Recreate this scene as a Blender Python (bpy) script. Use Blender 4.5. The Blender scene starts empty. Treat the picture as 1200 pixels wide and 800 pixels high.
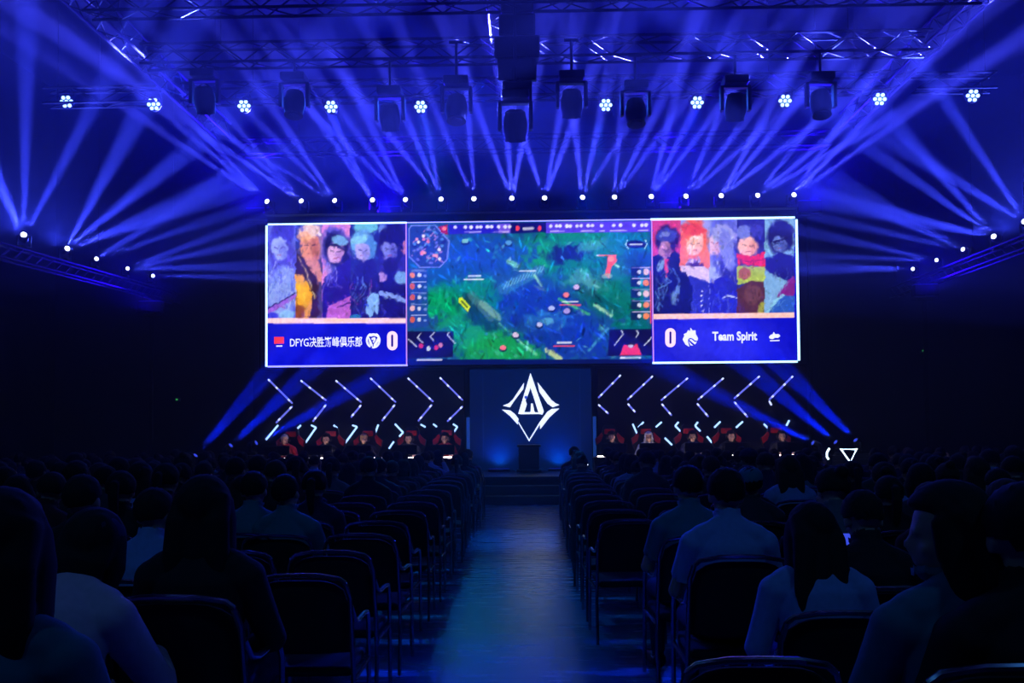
import bpy, bmesh, math, random
import numpy as np
from mathutils import Vector, Matrix, Euler
S = bpy.context.scene
C = bpy.context.collection
PI = math.pi
rad = math.radians
# ------------------------------------------------------------------ camera
F = 1100.0
PITCH, YAW, ROLL = rad(2.0), math.atan(27 / F), rad(-0.45)
SH = (97 - F * math.tan(PITCH)) / 1200
EYE = Vector((0, 0, 1.6))
cd = bpy.data.cameras.new('camera')
cd.sensor_width = 36
cd.lens = 36 * F / 1200
cd.shift_y = SH
cd.clip_end = 200
cam = bpy.data.objects.new('camera', cd)
C.objects.link(cam)
RC = Matrix.Rotation(YAW, 3, 'Z') @ Matrix.Rotation(PI / 2 + PITCH, 3, 'X') @ Matrix.Rotation(ROLL, 3, 'Z')
cam.matrix_world = Matrix.Translation(EYE) @ RC.to_4x4()
S.camera = cam


def at(px, py, Y):
    """the point of the hall seen at photo pixel px, py on the vertical plane Y metres in front of the camera"""
    d = RC @ Vector(((px - 600) / F, (400 - py + SH * 1200) / F, -1))
    return EYE + d * (Y / d.y)


# ------------------------------------------------------------------ world, exposure, light levels
w = bpy.data.worlds.new('world')
S.world = w
w.use_nodes = True
w.node_tree.nodes['Background'].inputs[0].default_value = (0, 0, 0, 1)
w.node_tree.nodes['Background'].inputs[1].default_value = 0
S.view_settings.view_transform = 'Standard'
S.view_settings.look = 'None'
S.view_settings.exposure = 0
S.view_settings.gamma = 1
S.view_settings.use_curve_mapping = False
S.cycles.volume_bounces = 0
S.cycles.max_bounces = 4
S.cycles.diffuse_bounces = 2
S.cycles.use_denoising = True
S.cycles.use_adaptive_sampling = False
S.cycles.sample_clamp_indirect = 4
HAZE = 0.015
E_FRONT = 250000
E_SIDE = 150000
E_LOW = 90000
E_WASH = 5000
SCREEN = 1.28

# ------------------------------------------------------------------ helpers
MATS = {}


def lin(c):
    return tuple((v / 255 / 12.92 if v / 255 <= .04045 else ((v / 255 + .055) / 1.055) ** 2.4) for v in c)


def mat(name, col, rough=.6, metal=0, emit=0, noise=0, scale=30, bump=0, samp=False, spec=.5):
    if name in MATS:
        return MATS[name]
    m = bpy.data.materials.new(name)
    m.use_nodes = True
    nt = m.node_tree
    b = nt.nodes['Principled BSDF']
    c = (*lin(col), 1)
    b.inputs['Base Color'].default_value = c
    b.inputs['Roughness'].default_value = rough
    b.inputs['Metallic'].default_value = metal
    b.inputs['Specular IOR Level'].default_value = spec
    if emit:
        b.inputs['Emission Color'].default_value = c
        b.inputs['Emission Strength'].default_value = emit
    if noise or bump:
        tc = nt.nodes.new('ShaderNodeTexCoord')
        n = nt.nodes.new('ShaderNodeTexNoise')
        n.inputs['Scale'].default_value = scale
        n.inputs['Detail'].default_value = 3
        nt.links.new(tc.outputs['Object'], n.inputs['Vector'])
        if noise:
            r = nt.nodes.new('ShaderNodeMixRGB')
            r.inputs[1].default_value = tuple(v * (1 - noise) for v in c[:3]) + (1,)
            r.inputs[2].default_value = tuple(min(1, v * (1 + noise)) for v in c[:3]) + (1,)
            nt.links.new(n.outputs['Fac'], r.inputs[0])
            nt.links.new(r.outputs[0], b.inputs['Base Color'])
        if bump:
            bp = nt.nodes.new('ShaderNodeBump')
            bp.inputs['Strength'].default_value = bump
            nt.links.new(n.outputs['Fac'], bp.inputs['Height'])
            nt.links.new(bp.outputs[0], b.inputs['Normal'])
    if not samp:
        m.cycles.emission_sampling = 'NONE'
    MATS[name] = m
    return m


def tag(o, label=None, cat=None, group=None, kind=None):
    if label: o['label'] = label
    if cat: o['category'] = cat
    if group: o['group'] = group
    if kind: o['kind'] = kind
    return o


def empty(name, loc=(0, 0, 0), label=None, cat=None, group=None):
    o = bpy.data.objects.new(name, None)
    C.objects.link(o)
    o.location = loc
    o.empty_display_size = .1
    return tag(o, label, cat, group)


class MB:
    def __init__(s):
        s.bm = bmesh.new()

    def box(s, a, b, bev=0, M=None, seg=2):
        r = bmesh.ops.create_cube(s.bm, size=1)
        vs = r['verts']
        for v in vs:
            v.co = Vector([(a[i] + b[i]) / 2 + v.co[i] * (b[i] - a[i]) for i in range(3)])
        if bev:
            es = list({e for v in vs for e in v.link_edges})
            r = bmesh.ops.bevel(s.bm, geom=es, offset=bev, segments=seg, affect='EDGES', profile=.5)
            vs = list({v for f in r['faces'] for v in f.verts} | {v for v in vs if v.is_valid})
        if M:
            for v in vs: v.co = M @ v.co
        return s

    def ell(s, c, r, M=None, n=12):
        q = bmesh.ops.create_uvsphere(s.bm, u_segments=n * 2, v_segments=n, radius=1)
        for v in q['verts']:
            p = Vector((v.co.x * r[0], v.co.y * r[1], v.co.z * r[2]))
            v.co = (M @ p if M else p) + Vector(c)
        return s

    def tube(s, pts, rr, n=10, up=None, closed=False):
        pts = [Vector(p) for p in pts]
        if not isinstance(rr, (list, tuple)): rr = [rr] * len(pts)
        rings = []
        prev = None
        N = len(pts)
        for i, p in enumerate(pts):
            if closed:
                d = (pts[(i + 1) % N] - pts[i - 1])
            else:
                d = pts[min(i + 1, N - 1)] - pts[max(i - 1, 0)]
            d.normalize()
            if prev is None:
                a = Vector(up) if up else (Vector((1, 0, 0)) if abs(d.x) < .9 else Vector((0, 1, 0)))
            else:
                a = prev
            a = (a - d * a.dot(d)).normalized()
            prev = a
            b = d.cross(a)
            r = rr[i]
            rx, ry = r if isinstance(r, (tuple, list)) else (r, r)
            rings.append([s.bm.verts.new(p + a * rx * math.cos(2 * PI * k / n) + b * ry * math.sin(2 * PI * k / n)) for k in range(n)])
        for i in range(N if closed else N - 1):
            A, B = rings[i], rings[(i + 1) % N]
            for k in range(n):
                s.bm.faces.new((A[k], A[(k + 1) % n], B[(k + 1) % n], B[k]))
        if not closed:
            s.bm.faces.new(rings[0][::-1])
            s.bm.faces.new(rings[-1])
        return s

    def lathe(s, prof, M=None, n=24):
        rings = []
        for r, z in prof:
            rings.append([s.bm.verts.new((M @ Vector((r * math.cos(2 * PI * k / n), r * math.sin(2 * PI * k / n), z))) if M else
                                         Vector((r * math.cos(2 * PI * k / n), r * math.sin(2 * PI * k / n), z))) for k in range(n)])
        for A, B in zip(rings, rings[1:]):
            for k in range(n):
                s.bm.faces.new((A[k], A[(k + 1) % n], B[(k + 1) % n], B[k]))
        s.bm.faces.new(rings[0][::-1])
        s.bm.faces.new(rings[-1])
        return s

    def prism(s, poly, off):
        """a flat outline (list of 3-D points) given thickness along off"""
        A = [s.bm.verts.new(p) for p in poly]
        B = [s.bm.verts.new(Vector(p) + Vector(off)) for p in poly]
        s.bm.faces.new(A)
        s.bm.faces.new(B[::-1])
        n = len(A)
        for i in range(n):
            s.bm.faces.new((A[i], B[i], B[(i + 1) % n], A[(i + 1) % n]))
        return s

    def mesh(s, name, smooth=False):
        bmesh.ops.recalc_face_normals(s.bm, faces=s.bm.faces)
        me = bpy.data.meshes.new(name)
        s.bm.to_mesh(me)
        s.bm.free()
        if smooth:
            me.polygons.foreach_set('use_smooth', [True] * len(me.polygons))
            me.update()
            try: me.set_sharp_from_angle(angle=rad(40))
            except Exception: pass
        return me

    def build(s, name, m, parent=None, smooth=False, world=False):
        o = bpy.data.objects.new(name, s.mesh(name, smooth))
        C.objects.link(o)
        o.data.materials.append(m)
        if parent:
            o.parent = parent
            if world:
                o.matrix_parent_inverse = Matrix.Translation(parent.location).inverted()
        return o


def kids(o): return list(o.children)


def dup(o, parent=None, top=True):
    c = o.copy()
    C.objects.link(c)
    if not top: c.parent = parent
    for ch in kids(o):
        if ch.type == 'LIGHT': continue
        dup(ch, c, False)
    return c


def struct(name, mb, m):
    return tag(mb.build(name, m), kind='structure')


ORD = ['front', 'second', 'third', 'fourth', 'fifth', 'sixth', 'seventh', 'eighth', 'ninth', 'tenth', 'eleventh', 'twelfth', 'thirteenth',
       'fourteenth', 'fifteenth', 'sixteenth', 'seventeenth', 'eighteenth', 'nineteenth', 'twentieth']
NTH = ['first'] + ORD[1:]

# ------------------------------------------------------------------ materials
BLACK = mat('black_paint', (22, 22, 26), .55)
DARKMETAL = mat('dark_metal', (40, 40, 46), .4, .6)
TRUSS = mat('truss_aluminium', (36, 36, 42), .45, .8)
CHROME = mat('chrome_tube', (150, 152, 160), .22, .95)
BLACKFAB = mat('black_fabric', (20, 20, 24), .9, noise=.3, scale=90, bump=.1)
SKIN = mat('skin', (205, 160, 135), .55, noise=.06, scale=12)
WHITELED = mat('led_white', (225, 232, 255), .4, emit=2.4)

# ------------------------------------------------------------------ setting
fl = bpy.data.materials.new('hall_floor')
fl.use_nodes = True
nt = fl.node_tree
b = nt.nodes['Principled BSDF']
tc = nt.nodes.new('ShaderNodeTexCoord')
mp = nt.nodes.new('ShaderNodeMapping')
mp.inputs['Scale'].default_value = (1, 5, 1)
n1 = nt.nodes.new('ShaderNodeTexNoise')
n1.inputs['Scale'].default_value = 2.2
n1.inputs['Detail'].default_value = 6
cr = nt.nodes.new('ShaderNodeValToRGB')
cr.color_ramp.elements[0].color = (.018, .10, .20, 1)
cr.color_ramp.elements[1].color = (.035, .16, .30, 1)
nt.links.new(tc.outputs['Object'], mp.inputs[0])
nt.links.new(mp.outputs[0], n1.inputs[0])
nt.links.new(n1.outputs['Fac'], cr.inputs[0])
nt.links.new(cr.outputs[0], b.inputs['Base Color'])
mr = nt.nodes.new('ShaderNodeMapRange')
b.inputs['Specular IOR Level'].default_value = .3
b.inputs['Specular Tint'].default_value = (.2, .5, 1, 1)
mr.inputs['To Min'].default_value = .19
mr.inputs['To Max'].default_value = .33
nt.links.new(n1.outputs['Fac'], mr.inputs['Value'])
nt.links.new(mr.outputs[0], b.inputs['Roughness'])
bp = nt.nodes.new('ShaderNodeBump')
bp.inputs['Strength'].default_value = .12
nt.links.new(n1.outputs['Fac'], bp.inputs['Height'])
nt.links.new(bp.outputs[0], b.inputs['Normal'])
WALL = mat('hall_wall', (38, 38, 44), .85, noise=.2, scale=3)
CEIL = mat('hall_ceiling', (24, 24, 30), .9, noise=.2, scale=2)
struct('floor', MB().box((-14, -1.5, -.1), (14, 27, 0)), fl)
struct('ceiling', MB().box((-14, -1.5, 11.5), (14, 27, 11.7)), CEIL)
struct('wall_left', MB().box((-14.2, -1.5, -.1), (-14, 27, 11.7)), WALL)
struct('wall_right', MB().box((14, -1.5, -.1), (14.2, 27, 11.7)), WALL)
struct('wall_back', MB().box((-14.2, 27, -.1), (14.2, 27.2, 11.7)), WALL)
struct('wall_front', MB().box((-14.2, -1.7, -.1), (14.2, -1.5, 11.7)), WALL)

# stage
STZ, STY = .52, 19.4
PSZ = .2
st = empty('stage_platform', (-.1, STY, 0), 'low black stage platform below the wide video wall at the end of the aisle', 'stage')
STAGEM = mat('stage_top', (34, 40, 52), .35, noise=.2, scale=4)
MB().box((-1.62, STY, STZ - .06), (1.42, 26.4, STZ), .01).build('stage_deck', STAGEM, st, world=True)
MB().box((-1.58, STY + .04, 0), (1.38, 26.3, STZ - .06)).build('stage_skirt', BLACKFAB, st, world=True)
for xa, xb in ((-8.3, -1.62), (1.42, 8.1)):
    MB().box((xa, STY, PSZ - .05), (xb, 26.4, PSZ), .008).build('wing_deck', STAGEM, st, world=True)
    MB().box((xa + .03, STY + .04, 0), (xb - .03, 26.3, PSZ - .05)).build('wing_skirt', BLACKFAB, st, world=True)
for y0, y1, z1 in ((18.7, 19.06, .17), (19.06, STY, .35)):
    MB().box((-1.2, y0, 0), (1.0, y1, z1), .01).build('step', BLACK, st, world=True)

# ------------------------------------------------------------------ video wall
DW = 22.0
X0, X1, Z0, Z1 = -6.328, 6.123, 3.008, 6.385
vw = empty('video_wall', (-.1, DW, 0), 'huge wide video wall with team portraits either side of a green game map', 'screen')
MB().box((X0 - .04, DW + .02, Z0 - .04), (X1 + .04, DW + .35, Z1 + .04), .01).build('cabinet', BLACK, vw, world=True)
for x in (-5.5, -2, 1.8, 5.3):
    MB().box((x - .08, DW + .36, 0), (x + .08, DW + .52, Z1 + .1)).build('support_column', BLACK, vw, world=True)

# --- the picture shown on the wall, painted stroke by stroke into a colour per LED pixel
OX, OY, PS = 306.0, 250.0, 2
CW, CH = 636 * PS, 186 * PS
YY, XX = np.mgrid[0:CH, 0:CW].astype(np.float32)
XX = XX / PS + OX
YY = YY / PS + OY
CV = np.zeros((CH, CW, 3), np.float32)
rng = np.random.RandomState(7)


def value_noise(cell, seed):
    r = np.random.RandomState(seed)
    gw, gh = int(636 / cell) + 3, int(186 / cell) + 3
    g = r.rand(gh, gw).astype(np.float32)
    fx, fy = (XX - OX) / cell, (YY - OY) / cell
    ix, iy = fx.astype(int), fy.astype(int)
    tx, ty = fx - ix, fy - iy
    tx, ty = tx * tx * (3 - 2 * tx), ty * ty * (3 - 2 * ty)
    return (g[iy, ix] * (1 - tx) + g[iy, ix + 1] * tx) * (1 - ty) + (g[iy + 1, ix] * (1 - tx) + g[iy + 1, ix + 1] * tx) * ty


NZ = {c: value_noise(c, int(c * 10)) for c in (2.5, 5, 10, 22)}
CLIP = [0, 9999, 0, 9999]


def box_(x0, y0, x1, y1):
    x0, x1 = max(x0, CLIP[0]), min(x1, CLIP[1])
    y0, y1 = max(y0, CLIP[2]), min(y1, CLIP[3])
    i0, i1 = int(np.clip(np.ceil((x0 - OX) * PS), 0, CW)), int(np.clip(np.ceil((x1 - OX) * PS), 0, CW))
    j0, j1 = int(np.clip(np.ceil((y0 - OY) * PS), 0, CH)), int(np.clip(np.ceil((y1 - OY) * PS), 0, CH))
    return (slice(j0, max(j0, j1)), slice(i0, max(i0, i1)))


def put(sl_, m, col, a=1):
    m = (np.clip(m, 0, 1) * a)[..., None]
    CV[sl_] = CV[sl_] * (1 - m) + np.array(col, np.float32) * m


def E_(x, y, rx, ry, col, a=1, deg=0, soft=.25, wob=.12):
    c, s_ = math.cos(rad(deg)), math.sin(rad(deg))
    R0 = max(rx, ry) * (1.2 + soft + wob) + 1
    b_ = box_(x - R0, y - R0, x + R0, y + R0)
    dx, dy = XX[b_] - x, YY[b_] - y
    u, v = (dx * c + dy * s_) / rx, (-dx * s_ + dy * c) / ry
    put(b_, (1 + soft / 2 - np.sqrt(u * u + v * v) - (NZ[5][b_] - .5) * wob * 2) / soft, col, a)


def P_(pts, col, a=1, soft=.8):
    b_ = box_(min(p[0] for p in pts) - 1, min(p[1] for p in pts) - 1, max(p[0] for p in pts) + 1, max(p[1] for p in pts) + 1)
    X_, Y_ = XX[b_], YY[b_]
    inside = np.full(X_.shape, 1e9, np.float32)
    cnt = np.zeros(X_.shape, bool)
    n = len(pts)
    for i in range(n):
        (xa, ya), (xb, yb) = pts[i], pts[(i + 1) % n]
        ex, ey = xb - xa, yb - ya
        t = np.clip(((X_ - xa) * ex + (Y_ - ya) * ey) / (ex * ex + ey * ey + 1e-6), 0, 1)
        inside = np.minimum(inside, np.hypot(X_ - xa - t * ex, Y_ - ya - t * ey))
        cnt ^= ((ya > Y_) != (yb > Y_)) & (X_ < ex * (Y_ - ya) / (ey if ey else 1e-6) + xa)
    put(b_, np.where(cnt, inside, -inside) / soft + .5, col, a)


def L_(pts, wd, col, a=1, soft=.8):
    for (xa, ya), (xb, yb) in zip(pts, pts[1:]):
        b_ = box_(min(xa, xb) - wd - 1, min(ya, yb) - wd - 1, max(xa, xb) + wd + 1, max(ya, yb) + wd + 1)
        X_, Y_ = XX[b_], YY[b_]
        ex, ey = xb - xa, yb - ya
        t = np.clip(((X_ - xa) * ex + (Y_ - ya) * ey) / (ex * ex + ey * ey + 1e-6), 0, 1)
        put(b_, (wd / 2 - np.hypot(X_ - xa - t * ex, Y_ - ya - t * ey)) / soft + .5, col, a)


def brush(x0, x1, y0, y1, n, seed, jit=26, ln=(1.5, 6)):
    """short paint strokes that pick up the colour under them"""
    r = random.Random(seed)
    for _ in range(n):
        x, y = r.uniform(x0, x1), r.uniform(y0, y1)
        c = CV[int(np.clip((y - OY) * PS, 0, CH - 1)), int(np.clip((x - OX) * PS, 0, CW - 1))]
        g = r.gauss(0, jit)
        c = np.clip(c * (1 + g / 110) + np.array([r.gauss(0, jit * .35), r.gauss(0, jit * .35), g * .5 + 3]), 0, 255)
        E_(x + r.gauss(0, 1.5), y + r.gauss(0, 1.5), r.uniform(*ln), r.uniform(.5, 1.4), c, r.uniform(.35, .8), r.uniform(20, 120), .7)


def R_(x0, y0, x1, y1, col, a=1):
    P_([(x0, y0), (x1, y0), (x1, y1), (x0, y1)], col, a)


CV[:] = (14, 16, 200)
CV += ((NZ[22] - .5) * 20)[..., None]


def strip(x0, x1, y0, y1, bg):
    CLIP[:] = [x0, x1, y0, y1]
    R_(x0 - 2, y0 - 2, x1 + 2, y1 + 2, bg)


def face(x, y, rx, ry, skin, shade, deg=0, dark=(40, 20, 60)):
    """a plain generic painted face"""
    E_(x, y, rx, ry, skin, 1, deg, .2, .06)
    E_(x + rx * .55, y + ry * .2, rx * .45, ry * .75, shade, .55, deg, .8)
    L_([(x - rx * .55, y - ry * .12), (x - rx * .15, y - ry * .05)], 1.3, dark, .8)
    L_([(x + rx * .2, y - ry * .05), (x + rx * .6, y - ry * .12)], 1.3, dark, .8)
    L_([(x - rx * .2, y + ry * .52), (x + rx * .25, y + ry * .5)], 1.0, (150, 50, 80), .7)
    L_([(x + rx * .05, y), (x + rx * .1, y + ry * .25)], .8, shade, .8)


def folds(x0, x1, y0, y1, col, n, a=.5, seed=1, wd=1.6):
    r = random.Random(seed)
    for _ in range(n):
        x, y = r.uniform(x0, x1), r.uniform(y0, y1)
        L_([(x, y), (x + r.uniform(-7, 7), y + r.uniform(4, 14)), (x + r.uniform(-9, 9), y + r.uniform(14, 26))], r.uniform(.6, wd), col, a * r.uniform(.4, 1))


# left team: five plain portraits in the colours of the photo
strip(314, 345.6, 262, 373, (95, 105, 225))
E_(330, 296, 15, 33, (75, 70, 205), 1, -8)
E_(331, 272, 14, 11, (60, 55, 190))
face(327, 291, 9.5, 14, (150, 165, 250), (95, 100, 225), -12, (70, 50, 170))
E_(330, 340, 16, 30, (135, 155, 245), 1, 10)
folds(316, 344, 305, 350, (70, 80, 215), 14, .7, 3)
folds(316, 344, 300, 350, (185, 200, 255), 8, .6, 4)
L_([(314, 364), (326, 358), (345, 346)], 5, (150, 95, 225))
L_([(314, 361), (330, 352), (345, 342)], 1.3, (40, 20, 120))
E_(336, 368, 9, 6, (140, 190, 255), .9)
E_(319, 370, 6, 5, (60, 60, 230), .9)
strip(345.6, 377, 262, 373, (70, 60, 120))
E_(349, 275, 10, 16, (45, 55, 160))
E_(374, 280, 8, 22, (135, 110, 180))
P_([(352, 295), (372, 300), (378, 330), (356, 328)], (205, 130, 120))
P_([(345, 295), (352, 298), (374, 332), (371, 374), (345, 374)], (50, 25, 40))
P_([(345, 320), (356, 322), (366, 345), (362, 374), (345, 374)], (225, 150, 30))
E_(352, 340, 8, 14, (250, 190, 60), .7, -10, .8)
E_(350, 366, 7, 9, (120, 50, 30), .8)
L_([(349, 300), (360, 322), (369, 350)], 1.2, (225, 200, 150), .8)
face(363, 288, 12, 17, (225, 140, 120), (150, 70, 70), -6, (60, 25, 40))
E_(362, 270, 13, 8, (235, 195, 190))
E_(356, 276, 9, 5, (250, 175, 110), .7)
folds(346, 376, 330, 368, (60, 20, 20), 6, .5, 8)
strip(377, 410, 262, 373, (215, 130, 205))
E_(396, 294, 20, 29, (85, 80, 190), 1, -15)
E_(394, 293, 14, 22, (25, 20, 80), 1, -12)
face(393, 295, 9.5, 13, (215, 165, 225), (150, 105, 190), 14, (40, 25, 90))
E_(397, 281, 9, 6, (110, 160, 220), 1, 20)
L_([(384, 287), (393, 286), (404, 292)], 3.2, (30, 25, 85))
P_([(380, 325), (410, 300), (410, 350), (393, 374), (377, 374), (377, 335)], (35, 20, 135))
folds(380, 408, 305, 325, (150, 145, 240), 9, .7, 9)
P_([(410, 346), (384, 358), (382, 374), (410, 374)], (175, 90, 195))
L_([(395, 360), (410, 354)], 1.5, (50, 20, 110))
strip(410, 443.6, 262, 373, (30, 35, 120))
E_(428, 266, 14, 7, (110, 200, 215), .9)
E_(424, 285, 14, 16, (95, 155, 220))
E_(432, 290, 9, 14, (75, 130, 205))
face(424, 294, 8.5, 11, (175, 165, 235), (110, 110, 205), -8, (40, 40, 120))
E_(421, 280, 11, 5, (130, 195, 230), 1, -15)
P_([(412, 318), (424, 305), (438, 302), (444, 330), (436, 374), (410, 374)], (28, 22, 110))
folds(412, 442, 305, 350, (100, 140, 225), 12, .7, 12)
folds(412, 442, 325, 350, (150, 60, 170), 4, .6, 13)
P_([(430, 348), (436, 342), (444, 345), (442, 368), (438, 364), (434, 372), (428, 366)], (125, 170, 240))
E_(416, 371, 6, 3, (40, 130, 170), .8)
strip(443.6, 475.5, 262, 373, (40, 30, 130))
E_(448, 270, 8, 8, (110, 150, 225), .8)
E_(459, 285, 15, 24, (20, 15, 75))
face(456, 292, 8.5, 13, (120, 125, 215), (60, 55, 150), -8, (20, 15, 70))
E_(457, 276, 13, 8, (22, 14, 80), 1, 10)
E_(458, 310, 9, 9, (25, 15, 85))
P_([(437, 320), (450, 316), (475, 322), (476, 374), (444, 374)], (22, 14, 100))
E_(447, 324, 7, 6, (180, 140, 215), .9)
E_(470, 325, 8, 8, (120, 170, 225), .9, 30)
L_([(446, 343), (458, 345), (474, 352)], 5, (125, 150, 235))
L_([(444, 332), (460, 336), (475, 334)], 2, (20, 15, 90))
folds(446, 474, 350, 368, (70, 70, 200), 5, .6, 17)
E_(474, 290, 2.5, 9, (215, 130, 150), .8)
# right team
strip(764, 797, 256, 370, (200, 60, 120))
E_(781, 280, 14, 16, (40, 22, 75))
E_(781, 276, 11, 9, (62, 68, 165))
face(779, 293, 7.5, 12, (175, 120, 150), (90, 50, 95), 3, (40, 10, 50))
E_(779, 277, 11, 6, (55, 60, 150))
E_(780, 274, 6, 3, (140, 150, 215), .7)
P_([(764, 300), (772, 297), (780, 304), (790, 292), (798, 300), (798, 370), (764, 370)], (18, 20, 85))
P_([(778, 303), (783, 303), (782, 325), (779, 322)], (215, 60, 90))
folds(766, 795, 305, 350, (110, 165, 215), 11, .65, 21)
E_(774, 310, 4, 8, (160, 200, 230), .7, 20)
E_(793, 345, 6, 12, (110, 150, 200), .8, 20)
E_(795, 352, 3, 8, (20, 20, 80), .9)
strip(797, 831, 256, 370, (150, 150, 240))
E_(812, 280, 17, 24, (240, 95, 75))
E_(800, 300, 7, 22, (250, 110, 70), .9, 10)
E_(825, 300, 6, 20, (245, 110, 80), .9, -10)
face(814, 286, 9.5, 13, (250, 205, 215), (235, 150, 160), 18, (90, 50, 90))
E_(812, 268, 14, 7, (225, 65, 75), 1, 8)
folds(800, 828, 266, 305, (255, 150, 100), 10, .6, 25)
P_([(797, 312), (812, 303), (830, 314), (831, 335), (797, 330)], (215, 190, 240))
L_([(806, 309), (822, 310)], 4, (70, 35, 120))
P_([(797, 325), (808, 322), (831, 330), (831, 372), (797, 372)], (40, 45, 175))
P_([(790, 318), (803, 318), (812, 340), (808, 370), (790, 372)], (16, 18, 80))
for yy in (340, 346, 352, 358, 364): E_(822, yy, 1.1, 1.1, (220, 220, 255))
folds(810, 830, 330, 360, (95, 110, 230), 5, .6, 28)
strip(831, 863.5, 256, 370, (160, 170, 240))
E_(850, 285, 20, 40, (90, 95, 215))
E_(858, 310, 14, 25, (45, 45, 170))
face(838, 285, 9, 14, (225, 180, 225), (190, 130, 200), 18, (130, 40, 110))
E_(847, 273, 14, 12, (150, 150, 235), 1, 20)
E_(852, 292, 9, 26, (120, 125, 230), 1, -12)
folds(836, 862, 262, 320, (190, 190, 250), 10, .5, 31)
P_([(831, 330), (852, 322), (864, 335), (864, 372), (831, 372)], (35, 38, 185))
L_([(846, 348), (856, 346), (863, 349)], 1.6, (190, 200, 255))
folds(833, 862, 330, 362, (85, 100, 225), 8, .6, 33)
strip(863.5, 896, 256, 370, (45, 45, 150))
E_(879, 275, 18, 20, (38, 36, 150))
face(876, 288, 12, 12, (245, 180, 190), (210, 120, 130), 8, (100, 50, 70))
E_(872, 271, 10, 8, (110, 120, 225), 1, -25)
E_(886, 270, 8, 8, (60, 60, 190))
P_([(863, 296), (880, 300), (896, 294), (896, 312), (863, 308)], (220, 35, 55))
L_([(864, 303), (880, 306), (895, 303)], 1.2, (120, 10, 40), .7)
P_([(863, 310), (896, 312), (896, 330), (863, 332)], (165, 185, 70))
E_(872, 320, 7, 7, (165, 90, 90))
P_([(863, 338), (880, 328), (896, 330), (896, 372), (863, 372)], (80, 40, 60))
E_(882, 345, 10, 12, (110, 65, 75), .8)
E_(893, 362, 5, 9, (165, 170, 60), .9)
folds(864, 894, 335, 365, (40, 20, 40), 6, .6, 37)
strip(896, 931, 256, 370, (120, 165, 220))
E_(914, 277, 16, 20, (28, 26, 110))
face(913, 285, 8.5, 10, (95, 115, 200), (50, 55, 150), -12, (15, 10, 60))
E_(914, 268, 14, 8, (30, 28, 115))
L_([(903, 283), (922, 278)], 2.4, (22, 18, 90))
P_([(896, 302), (914, 296), (932, 300), (932, 330), (918, 327), (896, 316)], (25, 20, 120))
P_([(908, 352), (922, 328), (932, 322), (932, 345)], (120, 30, 130))
P_([(896, 370), (904, 356), (920, 345), (932, 346), (932, 371)], (40, 85, 190))
L_([(899, 366), (908, 352), (918, 345)], 3, (135, 195, 235))
folds(898, 930, 305, 350, (120, 170, 230), 5, .5, 41)
for k, (xa, xb) in enumerate(((314, 345.6), (345.6, 377), (377, 410), (410, 443.6), (443.6, 475.5))):
    CLIP[:] = [xa, xb, 262, 373]
    brush(xa, xb, 263, 372, 190, k + 50, 15, (1.2, 4))
for k, (xa, xb) in enumerate(((764, 797), (797, 831), (831, 863.5), (863.5, 896), (896, 931))):
    CLIP[:] = [xa, xb, 256, 370]
    brush(xa, xb, 257, 369, 190, k + 60, 15, (1.2, 4))
# bars under the portraits
CLIP[:] = [314, 475.5, 372, 380]
R_(300, 372.4, 480, 378.6, (250, 205, 225))
L_([(380, 375), (430, 375)], 3, (250, 195, 180), .8)
CLIP[:] = [765, 931, 364, 376]
P_([(760, 367.6), (935, 365.6), (935, 371.8), (760, 374)], (250, 195, 195))
CLIP[:] = [765, 935, 374, 430]
E_(835, 400, 60, 30, (60, 60, 235), .6, 0, 1.2)
# game view
CLIP[:] = [477.5, 763.5, 258, 421.5]
R_(470, 250, 770, 430, (20, 75, 140))
g = (NZ[22] * .6 + NZ[10] * .4)
for (x, y, rx, ry, dg, col) in ((545, 345, 50, 34, 25, (0, 130, 105)), (560, 395, 55, 30, 35, (15, 140, 85)), (645, 295, 60, 24, -5, (0, 125, 100)),
                                (700, 285, 60, 22, 0, (15, 130, 100)), (700, 330, 60, 30, 35, (5, 120, 95)), (745, 395, 30, 26, 0, (0, 100, 105)),
                                (520, 355, 22, 16, 0, (0, 150, 90)), (598, 408, 50, 22, 10, (20, 150, 80)), (625, 300, 24, 16, 10, (10, 155, 85)), (735, 350, 22, 24, 0, (0, 110, 100))):
    E_(x, y, rx, ry, col, .92, dg, .5, .35)
for (x, y, rx, ry, dg, col, a) in ((640, 370, 58, 32, 20, (15, 50, 145), .95), (575, 300, 55, 20, 0, (15, 70, 175), .9), (530, 320, 40, 12, -8, (10, 70, 145), .9),
                                   (665, 400, 50, 20, 10, (15, 50, 160), .9), (662, 297, 30, 9, -12, (10, 25, 95), .95), (695, 287, 18, 6, -15, (60, 160, 140), .8),
                                   (560, 365, 32, 13, 35, (8, 55, 70), .9), (735, 285, 25, 14, 0, (20, 110, 160), .6), (640, 375, 24, 12, 0, (40, 120, 190), .7),
                                   (640, 378, 16, 8, 0, (20, 60, 160), .8), (640, 376, 9, 4, 0, (90, 180, 215), .7), (685, 332, 22, 12, 20, (85, 150, 165), .7),
                                   (720, 315, 22, 12, -20, (25, 110, 130), .8), (700, 350, 30, 8, 30, (5, 70, 90), .7), (745, 305, 14, 12, 0, (15, 60, 120), .7)):
    E_(x, y, rx, ry, col, a, dg, .5, .4)
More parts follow.
